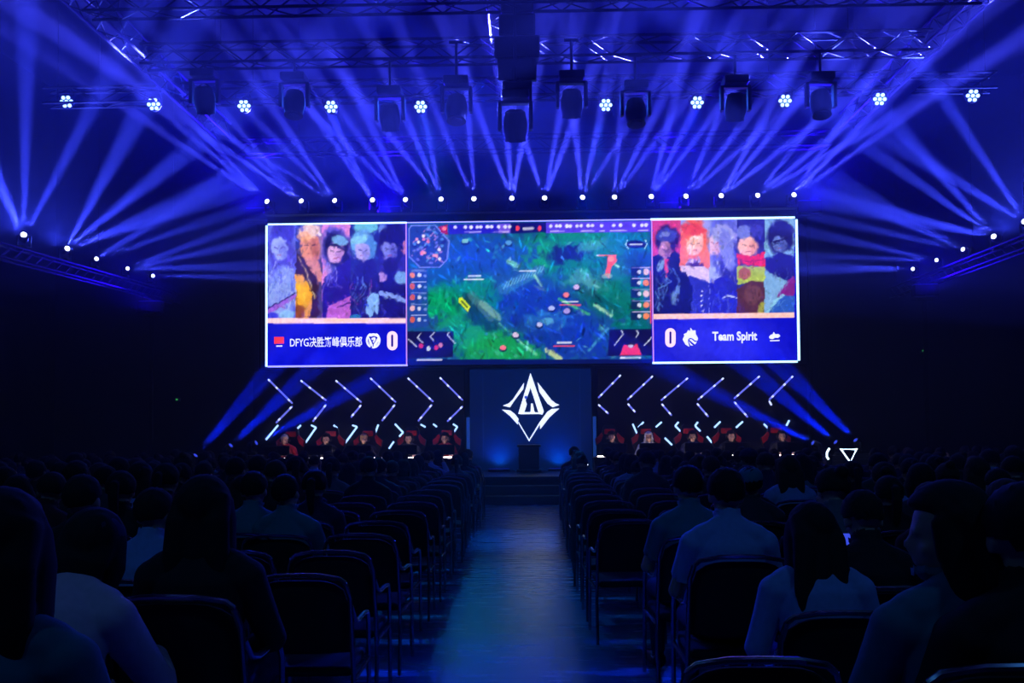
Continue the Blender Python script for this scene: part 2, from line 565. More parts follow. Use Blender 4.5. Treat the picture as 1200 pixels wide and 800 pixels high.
for (x0_, y0_, x1_, y1_, wd, col) in ((552, 345, 575, 372, 9, (60, 110, 115)), (590, 338, 632, 316, 13, (45, 110, 165)), (565, 355, 584, 372, 8, (110, 160, 145)), (596, 306, 606, 311, 6, (120, 195, 185)),
                                       (697, 357, 716, 369, 4, (165, 215, 185)), (640, 410, 656, 420, 6, (200, 215, 150)), (585, 378, 612, 402, 2, (120, 210, 190)), (610, 400, 628, 415, 3, (120, 210, 170)),
                                       (655, 350, 690, 368, 3, (70, 190, 90)), (690, 410, 712, 385, 3, (60, 140, 190)), (716, 305, 724, 313, 2, (180, 230, 180)), (626, 322, 634, 334, 3, (150, 220, 170))):
    L_([(x0_, y0_), (x1_, y1_)], wd, col, .85, 2)
r = random.Random(5)
for _ in range(170):
    x, y = r.uniform(485, 762), r.uniform(275, 420)
    c = r.choice([(60, 190, 170), (20, 90, 150), (10, 40, 90), (120, 200, 200), (10, 120, 90), (60, 130, 200)])
    E_(x, y, r.uniform(1, 5), r.uniform(.6, 2.2), c, r.uniform(.25, .6), r.uniform(-50, 50), .6)
brush(480, 762, 274, 420, 1500, 77, 30, (1.5, 7))
for k in range(12): L_([(590 + k * 4, 338 - k * 1.8), (594 + k * 4, 330 - k * 1.8)], 1.2, (120, 190, 215), .7)
P_([(537, 349), (541, 348), (551, 359), (548, 365), (537, 353)], (205, 225, 30))
P_([(539, 352), (541, 351), (548, 359), (547, 361)], (60, 90, 30))
for (x, y, c) in ((604, 392, (215, 190, 230)), (589, 407, (250, 110, 140)), (675, 336, (200, 170, 225)), (663, 345, (240, 120, 120)), (646, 361, (170, 180, 235)), (632, 380, (190, 190, 240)), (664, 364, (170, 150, 215)), (596, 284, (80, 150, 215)), (545, 282, (120, 190, 190))):
    E_(x, y + 2, 5, 3, (10, 20, 70), .7)
    E_(x, y, 3.6, 3, c, .95)
P_([(712, 300), (721, 298), (723, 305), (716, 313), (714, 326), (708, 322), (711, 312)], (235, 90, 65))
E_(711, 323, 6, 3, (160, 190, 190), .6)
E_(716, 303, 4, 3, (255, 150, 110), .8)
for (x, y, wd, c) in ((555, 327, 22, (235, 240, 255)), (556, 323, 14, (210, 220, 250)), (668, 357, 24, (245, 80, 90)), (668, 353, 18, (235, 235, 250)), (661, 405, 24, (245, 70, 90)), (661, 401, 16, (225, 230, 250)), (618, 317, 18, (215, 225, 250)), (704, 299, 8, (240, 240, 250)), (712, 299, 20, (240, 100, 80))):
    L_([(x - wd / 2, y), (x + wd / 2, y)], 1.6, c, .9)
# minimap
P_([(482, 264), (510, 264), (526, 282), (524, 303), (515, 313), (492, 313), (479, 300), (479, 268)], (30, 60, 140))
for _ in range(60):
    E_(r.uniform(482, 522), r.uniform(267, 309), r.uniform(1, 4), r.uniform(.7, 1.8), r.choice([(120, 120, 220), (25, 30, 110), (90, 150, 220), (190, 130, 200)]), .7, r.uniform(-60, 60), .5)
for _ in range(12): E_(r.uniform(488, 516), r.uniform(275, 308), 2, 2, r.choice([(230, 120, 150), (235, 225, 245), (240, 150, 170)]), .9)
L_([(482, 264), (510, 264), (526, 282), (524, 303), (515, 313), (492, 313), (479, 300), (479, 268), (482, 264)], 1.4, (125, 135, 235), .9)
P_([(513, 265), (524, 263), (525, 275), (517, 272)], (160, 15, 60))
E_(520.5, 267.5, 2.5, 2, (245, 120, 140))
# head-up display
P_([(526, 262.8), (598, 261.2), (598, 272.5), (526, 274)], (35, 25, 190))
R_(584, 262, 599, 273, (110, 80, 225))
P_([(598, 261), (640, 260), (640, 272), (598, 273)], (15, 15, 110))
P_([(640, 260.2), (762, 258.5), (762, 271.5), (640, 273)], (85, 60, 225))
for x in (606, 632): E_(x, 267, 2.2, 3.2, (235, 60, 90))
L_([(614, 267.5), (624, 267.2)], 3.5, (205, 205, 235), .85)
for x in (533, 545, 552, 559, 563, 571, 576, 584, 592, 597, 645, 652, 656, 664, 668, 676, 681, 689, 694, 705, 719, 727, 743, 752, 757):
    E_(x, 266 - (x - 533) * .012, 2.1, 2.0, (228, 228, 255), .95, 0, .4)
for x0_, x1_ in ((544, 563), (578, 596), (645, 661), (681, 696), (702, 708), (715, 734), (748, 759)):
    L_([(x0_, 271.8 - (x0_ - 533) * .01), (x1_, 271.6 - (x1_ - 533) * .01)], 1.3, (205, 195, 250), .85)
L_([(482, 315), (497, 315)], 1.2, (190, 200, 250))
P_([(478, 314), (500, 314), (502, 382), (478, 384)], (30, 60, 160), .75)
for k in range(5):
    y = 322 + k * 13
    L_([(482, y - 5), (499, y - 5)], 1, (180, 190, 250), .8)
    E_(483, y, 3, 3.4, r.choice([(200, 90, 80), (225, 170, 190), (230, 130, 100)]))
    E_(491, y, 2.4, 2.4, (225, 225, 250), .85)
    E_(498, y + 1, 2, 1.5, (120, 150, 230), .8)
    y = 316 + k * 13
    R_(739, y - 4, 750, y + 7, (12, 20, 80), .8)
    L_([(741, y - 3), (761, y - 3)], 1, (210, 190, 240), .8)
    E_(749, y + 2, 2.4, 2.4, (225, 225, 250), .85)
    E_(757, y + 2, 3.6, 3.8, r.choice([(235, 130, 90), (190, 90, 140), (220, 180, 200)]))
L_([(762.3, 312), (762.3, 378)], 1.3, (240, 60, 90))
E_(745, 286, 12, 4.6, (12, 20, 60))
L_([(735, 281), (733, 286), (736, 291)], 1, (190, 230, 240))
L_([(756, 281), (758, 286), (755, 291)], 1, (190, 230, 240))
L_([(738, 286), (752, 286)], 2, (215, 225, 240), .9)
# player cameras in the lower corners
P_([(476, 388), (531, 388), (531, 418), (476, 420)], (14, 10, 70))
for (a_, b_, c_) in (((493, 390), (489, 395), (495, 401)), ((509, 389), (504, 394), (508, 399)), ((526, 389), (524, 392), (533, 402)), ((478, 397), (483, 401), (488, 406))):
    L_([a_, b_, c_], 1.2, (210, 220, 255), .9)
for (x, y, c) in ((493, 405, (215, 50, 100)), (502, 408, (200, 210, 235)), (511, 407, (225, 50, 90)), (516, 404, (215, 130, 170))): E_(x, y, 2.5, 3, c, .9)
L_([(489, 422), (517, 422)], 2, (215, 215, 255), .9)
P_([(714, 386), (764, 385), (764, 416), (712, 417)], (12, 10, 70))
for (a_, b_, c_) in (((728, 387), (730, 391), (720, 404)), ((746, 387), (748, 390), (745, 395)), ((764, 394), (760, 399), (755, 404))):
    L_([a_, b_, c_], 1.2, (210, 220, 255), .9)
P_([(726, 416), (731, 403), (739, 406), (746, 402), (752, 416)], (225, 50, 70))
E_(739, 403, 4, 4, (25, 20, 60))
E_(739, 405, 3, 2, (190, 180, 210))
CLIP[:] = [306, 942, 416, 432]
R_(476, 420.5, 764, 440, (6, 16, 90))
CLIP[:] = [477.5, 763.5, 258, 425]
L_([(489, 421.3), (517, 421.3)], 1.8, (215, 215, 255), .9)
L_([(727, 419), (750, 418.6)], 1.8, (230, 225, 255), .9)
CLIP[:] = [0, 9999, 0, 9999]
wx, wy = (NZ[5] - .5) * 1.8 * PS, (NZ[5][::-1, ::-1] - .5) * 1.8 * PS
keep = ((XX < 477) | (XX > 763)) & (YY < np.where(XX > 600, 363, 370))
jx_ = np.clip(np.mgrid[0:CH, 0:CW][1] + np.where(keep, wx, 0), 0, CW - 1).astype(int)
jy_ = np.clip(np.mgrid[0:CH, 0:CW][0] + np.where(keep, wy, 0), 0, CH - 1).astype(int)
CV = CV[jy_, jx_]
CV += ((NZ[2.5] - .5) * 14)[..., None] * (CV.mean(axis=2, keepdims=True) / 120)
CV = np.clip(CV, 0, 255)
LIN = np.where(CV / 255 <= .04045, CV / 255 / 12.92, ((CV / 255 + .055) / 1.055) ** 2.4).astype(np.float32)

RI = np.array(RC.transposed())


def proj(P):
    q = (P - np.array(EYE)) @ RI.T
    return np.stack([600 + F * q[:, 0] / -q[:, 2], 400 + SH * 1200 - F * q[:, 1] / -q[:, 2]], 1)


em = bpy.data.materials.new('screen_pixels')
em.use_nodes = True
nt = em.node_tree
nt.nodes.clear()
out = nt.nodes.new('ShaderNodeOutputMaterial')
ee = nt.nodes.new('ShaderNodeEmission')
ca = nt.nodes.new('ShaderNodeVertexColor')
ca.layer_name = 'Col'
ee.inputs[1].default_value = SCREEN
nt.links.new(ca.outputs[0], ee.inputs[0])
nt.links.new(ee.outputs[0], out.inputs[0])
em.cycles.emission_sampling = 'FRONT'

XA, XB = at(476.3, 340, DW).x, at(764.6, 340, DW).x


def screen(name, xa, xb, step=1.15):
    nx, nz = max(2, int((xb - xa) / .0200 * 1.0 / step)), int((Z1 - Z0) / .0200 / step)
    xs, zs = np.linspace(xa, xb, nx + 1), np.linspace(Z0, Z1, nz + 1)
    gx, gz = np.meshgrid(xs, zs)
    P = np.stack([gx.ravel(), np.full(gx.size, DW - .002), gz.ravel()], 1)
    q = proj(P)
    me = bpy.data.meshes.new(name)
    idx = np.arange(gx.size).reshape(gx.shape)
    f = np.stack([idx[:-1, :-1], idx[:-1, 1:], idx[1:, 1:], idx[1:, :-1]], -1).reshape(-1, 4)
    me.from_pydata(P.tolist(), [], f.tolist())
    u = np.clip((q[:, 0] - OX) * PS, 0, CW - 1).astype(int)
    v = np.clip((q[:, 1] - OY) * PS, 0, CH - 1).astype(int)
    c = np.ones((gx.size, 4), np.float32)
    c[:, :3] = LIN[v, u]
    at_ = me.color_attributes.new('Col', 'FLOAT_COLOR', 'POINT')
    at_.data.foreach_set('color', c.ravel())
    me.materials.append(em)
    o = bpy.data.objects.new(name, me)
    C.objects.link(o)
    o.parent = vw
    o.matrix_parent_inverse = Matrix.Translation(vw.location).inverted()
    return o


sl = screen('screen_panel', X0, XA)
sl['label'] = 'left screen panel with five painted portraits and blue score bar'
sm = screen('screen_panel', XA, XB)
sm['label'] = 'middle screen panel with green and blue game map'
sr = screen('screen_panel', XB, X1)
sr['label'] = 'right screen panel with five painted portraits and blue score bar'

EDGE = mat('led_edge', (165, 212, 255), .4, emit=2.8)
EDGEV = mat('led_edge_violet', (140, 140, 255), .4, emit=2.2)
SEP = mat('led_separator', (215, 150, 240), .4, emit=1.0)


def bar(name, a, c, th, m, dep=.03, parent=vw):
    lo = [min(a[i], c[i]) for i in (0, 1)]
    hi = [max(a[i], c[i]) for i in (0, 1)]
    return MB().box((lo[0] - th / 2, DW - dep, lo[1] - th / 2), (hi[0] + th / 2, DW, hi[1] + th / 2)).build(name, m, parent, world=True)


bar('light_strip', (X0 - .01, Z0 + .02), (X0 - .01, Z1 - .05), .042, EDGE)
bar('light_strip', (X0 + .04, Z1), (XA, Z1), .035, EDGE)
bar('light_strip', (XA, Z1), (XB, Z1), .02, EDGEV)
bar('light_strip', (XB, Z1), (X1 - .03, Z1), .045, EDGE)
bar('light_strip', (X1 + .03, Z0 + .05), (X1 + .03, Z1 - .07), .05, EDGE)
bar('light_strip', (X0 + .04, Z0), (XA, Z0), .04, EDGEV)
bar('light_strip', (XB, Z0), (X1 - .03, Z0), .045, EDGE)
bar('light_strip', (XA, Z0 + .02), (XA, Z1 - .03), .026, SEP)
bar('light_strip', (XB, Z0 + .02), (XB, Z1 - .03), .026, SEP)

WTEXT = mat('screen_white', (232, 236, 255), .5, emit=1.25)
PINKW = mat('screen_pink_white', (255, 220, 235), .5, emit=1.25)
SRED = mat('screen_red', (255, 60, 75), .5, emit=1.1)
SNAVY = mat('screen_navy', (18, 16, 140), .5, emit=1.0)


def text(s, px0, px1, py0, py1, name, m, parent, D=DW, bold=.02):
    cu = bpy.data.curves.new('t', 'FONT')
    cu.body = s
    cu.size = 1
    cu.offset = bold
    cu.resolution_u = 3
    o = bpy.data.objects.new('t', cu)
    C.objects.link(o)
    bpy.context.view_layer.update()
    me = bpy.data.meshes.new_from_object(o.evaluated_get(bpy.context.evaluated_depsgraph_get()))
    bpy.data.objects.remove(o)
    me.name = name
    co = np.array([v.co for v in me.vertices])
    mn, mx = co.min(0), co.max(0)
    A, B = at(px0, py1, D), at(px1, py0, D)
    for v, c in zip(me.vertices, co):
        v.co = (A.x + (c[0] - mn[0]) / (mx[0] - mn[0]) * (B.x - A.x), D - .012, A.z + (c[1] - mn[1]) / (mx[1] - mn[1]) * (B.z - A.z))
    me.materials.clear()
    me.materials.append(m)
    t = bpy.data.objects.new(name, me)
    C.objects.link(t)
    t.parent = parent
    t.matrix_parent_inverse = Matrix.Translation(parent.location).inverted()
    return t


def flat(name, polys, D, m, parent, T=None, dep=.01, lift=.012):
    mb = MB()
    for pl in polys:
        pts = [at(*(T(x, y) if T else (x, y)), D) for x, y in pl]
        mb.prism([p - Vector((0, lift, 0)) for p in pts], (0, -dep, 0))
    return mb.build(name, m, parent, world=True)


text('Team Spirit', 834.8, 887, 388, 402.4, 'team_name_text', WTEXT, vw, bold=.03)
text('DFYG决胜巅峰俱乐部', 340, 424.5, 394, 407, 'team_name_text', WTEXT, vw, bold=.012)


def circ(x, y, rx, ry, n=24, a0=0, a1=360):
    return [(x + rx * math.cos(rad(a0 + (a1 - a0) * k / n)), y + ry * math.sin(rad(a0 + (a1 - a0) * k / n))) for k in range(n if a1 - a0 == 360 else n + 1)]


def slot(x, y, rx, ry):
    return circ(x, y - ry + rx, rx, rx, 10, 180, 360) + circ(x, y + ry - rx, rx, rx, 10, 0, 180)


for x, y in ((459.8, 399.2), (785.5, 395.6)):
    flat('score_digit', [slot(x, y, 6.1, 11.2)], DW, PINKW, vw)
    flat('score_digit_hole', [slot(x, y, 1.2, 7.2)], DW, SNAVY, vw, lift=.026, dep=.004)
flat('flag_icon', [[(321.5, 394.8), (333, 394.6), (333, 402.5), (321.5, 402.8)]], DW, SRED, vw)
flat('icon_caption', [[(324, 404.8), (331, 404.6), (331, 406), (324, 406.2)]], DW, WTEXT, vw)
# left team crest: a split ring around a sword-like wedge
T8 = lambda x, y: (310 + x / 7.06, 375 + y / 7.06)
flat('team_crest', [circ(900, 168, 60, 66, 16, -65, 100) + circ(900, 168, 44, 50, 16, 100, -65)[:17],
                    circ(900, 168, 60, 66, 16, 115, 245) + circ(900, 168, 44, 50, 16, 245, 115)[:17],
                    [(862, 118), (900, 108), (940, 118), (936, 140), (905, 130), (878, 138)],
                    [(858, 140), (872, 150), (896, 205), (892, 222), (870, 200)],
                    [(942, 140), (946, 165), (930, 200), (908, 225), (902, 205), (925, 165)],
                    [(885, 150), (912, 140), (922, 155), (903, 190), (896, 180), (905, 160), (890, 165)]], DW, WTEXT, vw, T8)
# right team crest: a maned beast head facing right
T9 = lambda x, y: (760 + x / 6.486, 370 + y / 6.486)
flat('team_crest', [[(258, 178), (272, 150), (266, 140), (290, 128), (300, 108), (314, 118), (318, 90), (334, 112), (356, 110), (358, 140), (376, 172), (368, 190), (350, 186), (336, 172), (316, 168),
                     (300, 176), (298, 196), (310, 236), (280, 218), (268, 196)],
                    [(308, 180), (326, 178), (350, 198), (366, 198), (352, 218), (330, 200)],
                    [(304, 192), (322, 212), (338, 226), (318, 224)]], DW, WTEXT, vw, T9)
flat('sponsor_icon', [[(914, 160), (930, 142), (942, 140), (950, 122), (962, 140), (985, 138), (1000, 152), (984, 168), (962, 166), (940, 178), (920, 172)]], DW, WTEXT, vw, T9)
flat('icon_caption', [[(922, 186), (994, 183), (994, 191), (922, 194)]], DW, WTEXT, vw, T9)

# ------------------------------------------------------------------ centre panel, logo, lectern
PD = 21.9
pl = at(551, 548, PD)
pr = at(694, 548, PD)
PZ0, PZ1 = STZ, Z0 - .12
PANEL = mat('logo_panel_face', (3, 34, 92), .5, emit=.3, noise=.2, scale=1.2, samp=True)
cp = empty('logo_panel', ((pl.x + pr.x) / 2, PD, STZ), 'dark navy panel with a glowing white diamond emblem below the video wall', 'panel')
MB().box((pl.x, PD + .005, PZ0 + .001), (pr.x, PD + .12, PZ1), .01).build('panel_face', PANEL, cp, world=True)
TUBEDIM = mat('dim_blue_tube', (40, 90, 190), .4, emit=.35)
for px in (548.5, 697):
    p = at(px, 520, PD)
    MB().box((p.x - .035, PD - .03, STZ + .001), (p.x + .035, PD + .1, STZ + 1.25), .01).build('side_light_tube', TUBEDIM, cp, world=True)
for px in (566, 680):
    p = at(px, 500, PD)
    MB().box((p.x - .012, PD - .01, STZ + .2), (p.x + .012, PD + .01, PZ1 - .1)).build('panel_seam', mat('seam_blue', (14, 44, 110), .5, emit=.4), cp, world=True)
TE = lambda x, y: (570 + x / 6.155, 430 + y / 6.155)
LOGO = mat('emblem_white', (225, 236, 255), .5, emit=1.35)
flat('emblem', [[(272, 112), (266, 158), (196, 250), (170, 290), (118, 278), (160, 262), (190, 235)],
                [(368, 108), (470, 238), (500, 262), (527, 272), (478, 290), (440, 262), (382, 178)],
                [(112, 306), (172, 312), (205, 338), (232, 372), (226, 414), (170, 352)],
                [(527, 298), (490, 330), (455, 362), (388, 448), (385, 395), (440, 322), (470, 302)],
                [(318, 42), (318, 150), (298, 205), (282, 240), (292, 268), (272, 330), (230, 336)],
                [(318, 42), (414, 318), (404, 342), (384, 338), (372, 318), (340, 215), (318, 150)],
                [(230, 336), (272, 324), (384, 326), (404, 342), (380, 338), (250, 340)],
                [(322, 262), (334, 262), (348, 328), (318, 328)],
                [(228, 400), (234, 396), (310, 524), (308, 536)],
                [(384, 396), (392, 404), (308, 536), (307, 524)]], PD, LOGO, cp, TE, dep=.02, lift=.004)
flat('emblem_ring', [circ(285, 218, 11, 12, 14)], PD, mat('ring_blue', (60, 90, 220), .5, emit=.8), cp, TE, dep=.008, lift=.03)
lc = at(620, 545, 21.3)
le = empty('trophy_pedestal', (lc.x, 21.3, STZ), 'dark pedestal standing on the stage in front of the glowing emblem', 'pedestal')
MB().box((-.28, -.22, 0), (.28, .22, .07), .015).build('base', BLACK, le)
MB().box((-.23, -.18, .07), (.23, .18, .56), .01).build('column', BLACK, le)
MB().box((-.27, -.21, .56), (.27, .21, .62), .015).build('top', BLACK, le)
for px, lb in ((585, 'left'), (655, 'right')):  # uplights added to brighten the panel base and its reflection in the floor
    q_ = at(px, 545, 21.55)
    o = empty('added_uplight', (q_.x, 21.55, STZ), f'low black uplight added at the foot of the emblem panel, {lb} of the pedestal', 'stage light')
    MB().box((-.25, -.05, 0), (.25, .05, .06), .01).build('housing', BLACK, o)
    MB().box((-.23, -.03, .06), (.23, .04, .066)).build('lens', mat('wash_lens', (20, 24, 190), .4, emit=.8), o)
    UPL = globals().setdefault('UPL', []) + [(o, q_.x)]
flr = empty('front_stage_light', (at(688, 545, 21.4).x, 21.4, STZ), 'small white floor lamp at the right foot of the emblem panel', 'lamp')
MB().box((-.05, -.05, 0), (.05, .05, .2), .01).build('housing', BLACK, flr)
MB().box((-.02, -.056, .03), (.02, -.05, .06)).build('lens', WHITELED, flr)
MB().box((-.02, -.056, .14), (.02, -.05, .17)).build('lens', WHITELED, flr)

# black backdrops behind the players
for nm, xa, xb, lb in (('left', at(298, 480, 22.1).x, at(545, 480, 22.1).x, 'black backdrop wall behind the left team, hung with light chevrons pointing right'),
                       ('right', at(700, 480, 22.1).x, at(945, 480, 22.1).x, 'black backdrop wall behind the right team, hung with light chevrons pointing left')):
    o = empty('stage_backdrop', ((xa + xb) / 2, 22.1, PSZ), lb, 'backdrop')
    MB().box((xa, 22.0, PSZ + .001), (xb, 22.1, Z0 - .06), .005).build('panel', BLACKFAB, o, world=True)
    MB().box((xa, 21.97, Z0 - .12), (xb, 22.0, Z0 - .06)).build('top_rail', DARKMETAL, o, world=True)

CHEV = mat('chevron_led', (105, 112, 240), .4, emit=1.3)
JOINT = mat('chevron_joint', (190, 200, 255), .4, emit=1.8)
LOWC = mat('chevron_low_led', (150, 190, 255), .4, emit=2.2)


def chevron(segs, D, label, group, m=CHEV, wd=.032, joints=True, name='chevron_light'):
    P = [[at(*a, D) for a in s] for s in segs]
    base = P[0][0]
    root = empty(name, (base.x, D, min(p.z for s in P for p in s)), label, 'light', group)
    for s in P:
        a, c = s
        d = (c - a).normalized()
        n = Vector((d.z, 0, -d.x)) * wd / 2
        MB().prism([a + n, c + n, c - n, a - n], (0, .03, 0)).build('light_tube', m, root, world=True)
        if joints:
            L = (c - a).length
            for t in ((.04, .36, .86) if L > .6 else (.1, .8)):
                p = a.lerp(c, t)
                n2 = n * 1.15
                e = d * .03
                mb = MB()
                mb.prism([p + n2 + e - Vector((0, .008, 0)), p + n2 - e - Vector((0, .008, 0)), p - n2 - e - Vector((0, .008, 0)), p - n2 + e - Vector((0, .008, 0))], (0, .012, 0))
                mb.build('tube_joint', JOINT, root, world=True)
    return root


z3 = lambda x, y: (220 + x * .2833, 430 + y * .2833)
z5 = lambda x, y: (680 + x * .2833, 430 + y * .2833)
LC = [((332, 50), (432, 150), (432, 162), (365, 230)), ((467, 55), (572, 138), (572, 155), (517, 225)), ((612, 55), (717, 145), (717, 157), (675, 207)),
      ((755, 45), (860, 145), (857, 155), (803, 222)), ((910, 45), (1015, 143), (1010, 155), (953, 223)), ((1043, 43), (1137, 137), (1137, 162), (1073, 225))]
RC_ = [((167, 33), (75, 127), (75, 155), (117, 193)), ((300, 37), (195, 135), (197, 152), (228, 187)), ((445, 45), (335, 137), (337, 152), (378, 200)),
       ((593, 45), (487, 135), (483, 150), (530, 205)), ((742, 37), (637, 130), (637, 143), (693, 207)), ((880, 37), (782, 135), (783, 143), (790, 155))]
OO = ['leftmost', 'second', 'third', 'fourth', 'fifth', 'rightmost']
for i, c in enumerate(LC):
    q = [z3(*p) for p in c]
    chevron([(q[0], q[1]), (q[2], q[3])], 21.93, f"large right-pointing light chevron on the left backdrop, {OO[i] if i in (0, 5) else OO[i] + ' from the left'}", 'large chevrons on the left backdrop')
for i, c in enumerate(RC_):
    q = [z5(*p) for p in c]
    chevron([(q[0], q[1]), (q[2], q[3])], 21.93, f"large left-pointing light chevron on the right backdrop, {OO[i] if i in (0, 5) else OO[i] + ' from the left'}", 'large chevrons on the right backdrop')
LOWL = [[(373, 240), (323, 300)], [(467, 240), (443, 265)], [(510, 240), (530, 250), (487, 312)], [(603, 240), (618, 252), (610, 270)], [(680, 240), (700, 247), (645, 322)], [(788, 238), (770, 285)],
        [(857, 235), (890, 270), (875, 287)], [(852, 308), (832, 337)], [(963, 237), (983, 248)], [(1015, 235), (1030, 247)], [(1097, 235), (1115, 247), (1098, 273)]]
LOWR = [[(217, 235), (235, 275)], [(262, 227), (240, 250)], [(337, 227), (313, 248)], [(407, 227), (393, 243), (427, 277)], [(487, 227), (475, 243), (497, 265)], [(580, 225), (555, 250)],
        [(673, 225), (645, 250)], [(350, 293), (380, 322)], [(525, 287), (545, 312)], [(557, 295), (582, 322)], [(760, 235), (783, 258)], [(865, 220), (853, 243)]]
for nm, LL, zz in (('left', LOWL, z3), ('right', LOWR, z5)):
    for i, c in enumerate(LL):
        q = [zz(*p) for p in c]
        chevron([(q[k], q[k + 1]) for k in range(len(q) - 1)], 21.96, f"small white light chevron low behind the {nm} team, {NTH[i]} from the left", f'small chevrons behind the {nm} team',
                LOWC, .036, False, 'small_chevron_light')
# neon triangle at the right end of the stage
tr = [(985.5, 526.2), (1003.8, 526.2), (996.5, 541.5)]
P = [at(x, y, 19.9) for x, y in tr]
tn = empty('triangle_sign', (P[2].x, 19.9, PSZ), 'white neon triangle pointing down at the right end of the stage', 'sign')
NEON = mat('neon_white', (210, 235, 255), .4, emit=2.6)
MB().tube(P, .03, 8, closed=True).build('neon_tube', NEON, tn, world=True)
MB().box((P[2].x - .015, 19.9, PSZ), (P[2].x + .015, 19.93, P[2].z)).build('stand', BLACK, tn, world=True)
P = [at(x, y, 20.0) for x, y in ((972, 525), (969, 530), (969, 535), (971, 538))]
ar = empty('arc_sign', (P[3].x, 20.0, PSZ), 'short curved white neon stroke left of the neon triangle', 'sign')
MB().tube(P, .022, 8).build('neon_tube', NEON, ar, world=True)
MB().box((P[3].x - .012, 20, PSZ), (P[3].x + .012, 20.03, P[3].z)).build('stand', BLACK, ar, world=True)


# ------------------------------------------------------------------ stage lights
def proto_head():
    root = empty('moving_head_light')
    MB().box((-.17, -.15, 0), (.17, .15, .11), .02).build('base', BLACK, root)
    mb = MB().box((-.19, -.05, .115), (.19, .05, .15), .01)
    for s_ in (-1, 1): mb.box((s_ * .19 - .025, -.055, .12), (s_ * .19 + .025, .055, .47), .012)
    mb.build('yoke', BLACK, root)
    h = MB().lathe([(.07, -.2), (.12, -.17), (.145, -.05), (.145, .05), (.125, .14), (.13, .18)]).build('head', BLACK, root, smooth=True)
    h.location = (0, 0, .42)
    MB().lathe([(.085, .175), (.085, .19)]).build('lens', mat('lens_hot', (205, 215, 255), .3, emit=9), h)
    return root


PROTO = proto_head()
USED = [False]


def lamp(parent, energy, ang, col, loc_w, target, blend=.5, size=.045):
    l = bpy.data.lights.new('beam_lamp', 'SPOT')
    l.energy = energy
    l.color = col
    l.spot_size = rad(ang)
    l.spot_blend = blend
    l.shadow_soft_size = size
    o = bpy.data.objects.new('beam_lamp', l)
    C.objects.link(o)
    q = (Vector(target) - Vector(loc_w)).to_track_quat('-Z', 'Y')
    o.matrix_world = Matrix.Translation(loc_w) @ q.to_matrix().to_4x4()
    return o


def moving_head(pivot, targets, label, group, energy, ang=4.5, col=(.05, .05, 1), s=1.0, hang=False, lit=True, dim=False):
    o = PROTO if not USED[0] else dup(PROTO)
    USED[0] = True
    tag(o, label, 'stage light', group)
    sg = -1 if hang else 1
    o.scale = (s, s, s)
    o.rotation_euler = (PI if hang else 0, 0, 0)
    o.location = Vector(pivot) - Vector((0, 0, sg * .42 * s))
    avg = Vector((0, 0, 0))
    for t in targets: avg += (Vector(t) - Vector(pivot)).normalized()
    avg.normalize()
    head = [c for c in o.children if c.name.startswith('head')][0]
    pan = math.atan2(avg.y, avg.x) - PI / 2
    q = avg.to_track_quat('Z', 'Y').to_matrix()
    if hang: q = Matrix.Rotation(PI, 3, 'X') @ q
    head.rotation_euler = q.to_euler()
    yk = [c for c in o.children if c.name.startswith('yoke')][0]
    yk.rotation_euler = (0, 0, pan * sg)
    if dim:
        for c in head.children:
            c.data = c.data.copy()
            c.data.materials[0] = mat('lens_blue', (60, 80, 255), .3, emit=.9)
    if lit:
        for t in targets:
            d = (Vector(t) - Vector(pivot)).normalized()
            lm = lamp(head, energy, ang * random.uniform(.85, 1.15), col, Vector(pivot) + d * .21 * s, t)
            lm.parent = o
            lm.matrix_parent_inverse = (Matrix.Translation(o.location) @ o.rotation_euler.to_matrix().to_4x4() @ Matrix.Scale(s, 4)).inverted()
    else:
        for c in head.children:
            c.data = c.data.copy()
            c.data.materials[0] = mat('lens_off', (60, 64, 80), .15)
    return o


random.seed(3)
FR = [(316, [248, 260, 228]), (356, [292, 305, 272]), (395, [339, 356, 300]), (438, [410, 400]), (477, [417, 450, 436]), (518, [494, 506, 474]), (556, [552, 532]), (600, [579, 596, 610]),
      (638, [620, 648, 658]), (682, [677, 694, 716]), (719, [724, 745, 758]), (762, [775, 788, 802]), (802, [824, 843, 862]), (843, [872, 885, 910]), (885, [925, 948, 972]), (928, [962, 977, 1000])]
for i, (x, ts) in enumerate(FR):
    y = 238.5 - (x - 316) * .013
    if i == 0: rail_z = at(x, y, 21.9).z - .262
    moving_head(at(x, y, 21.9), [at(t, 180, 19.8) for t in ts], f"beam light on top of the video wall, {NTH[i]} from the left", 'beam lights along the top of the video wall', E_FRONT * random.uniform(.8, 1.25), 3.2, (.085, .095, 1), .62)
MB().box((X0, 21.85 + .17, Z1 + .041), (X1, 22.3, rail_z)).build('top_rail', BLACK, vw, world=True)
MB().box((X0, 21.78, rail_z - .03), (X1, 22.3, rail_z)).build('lamp_shelf', BLACK, vw, world=True)
SIDE = [((28, 278, 18.4), [(0, 215), (-12, 200), (30, 150), (85, 170)], 'nearest the camera'), ((76, 293, 20), [(127, 200), (187, 204), (230, 225), (263, 228)], 'second nearest the camera'),
        ((111, 304, 21.3), [(170, 268), (255, 255)], 'third'), ((147, 315, 22.9), [(263, 272), (314, 279), (297, 312)], 'fourth'), ((177, 323, 24.4), [(297, 325)], 'farthest')]
SIDER = [((1203, 262, 19.3), [(1090, 91), (1110, 205)], 'at the frame edge, nearest the camera'), ((1167.5, 279, 20.4), [(1053, 149), (1016, 172), (1040, 250)], 'brightest, second nearest the camera'),
         ((1131, 293, 21.8), [(962, 221), (941, 250), (1047, 247)], 'third'), ((1100, 305, 23.3), [(985, 280), (940, 300)], 'fourth'), ((1072, 315, 24.7), [(975, 312), (940, 319)], 'farthest')]
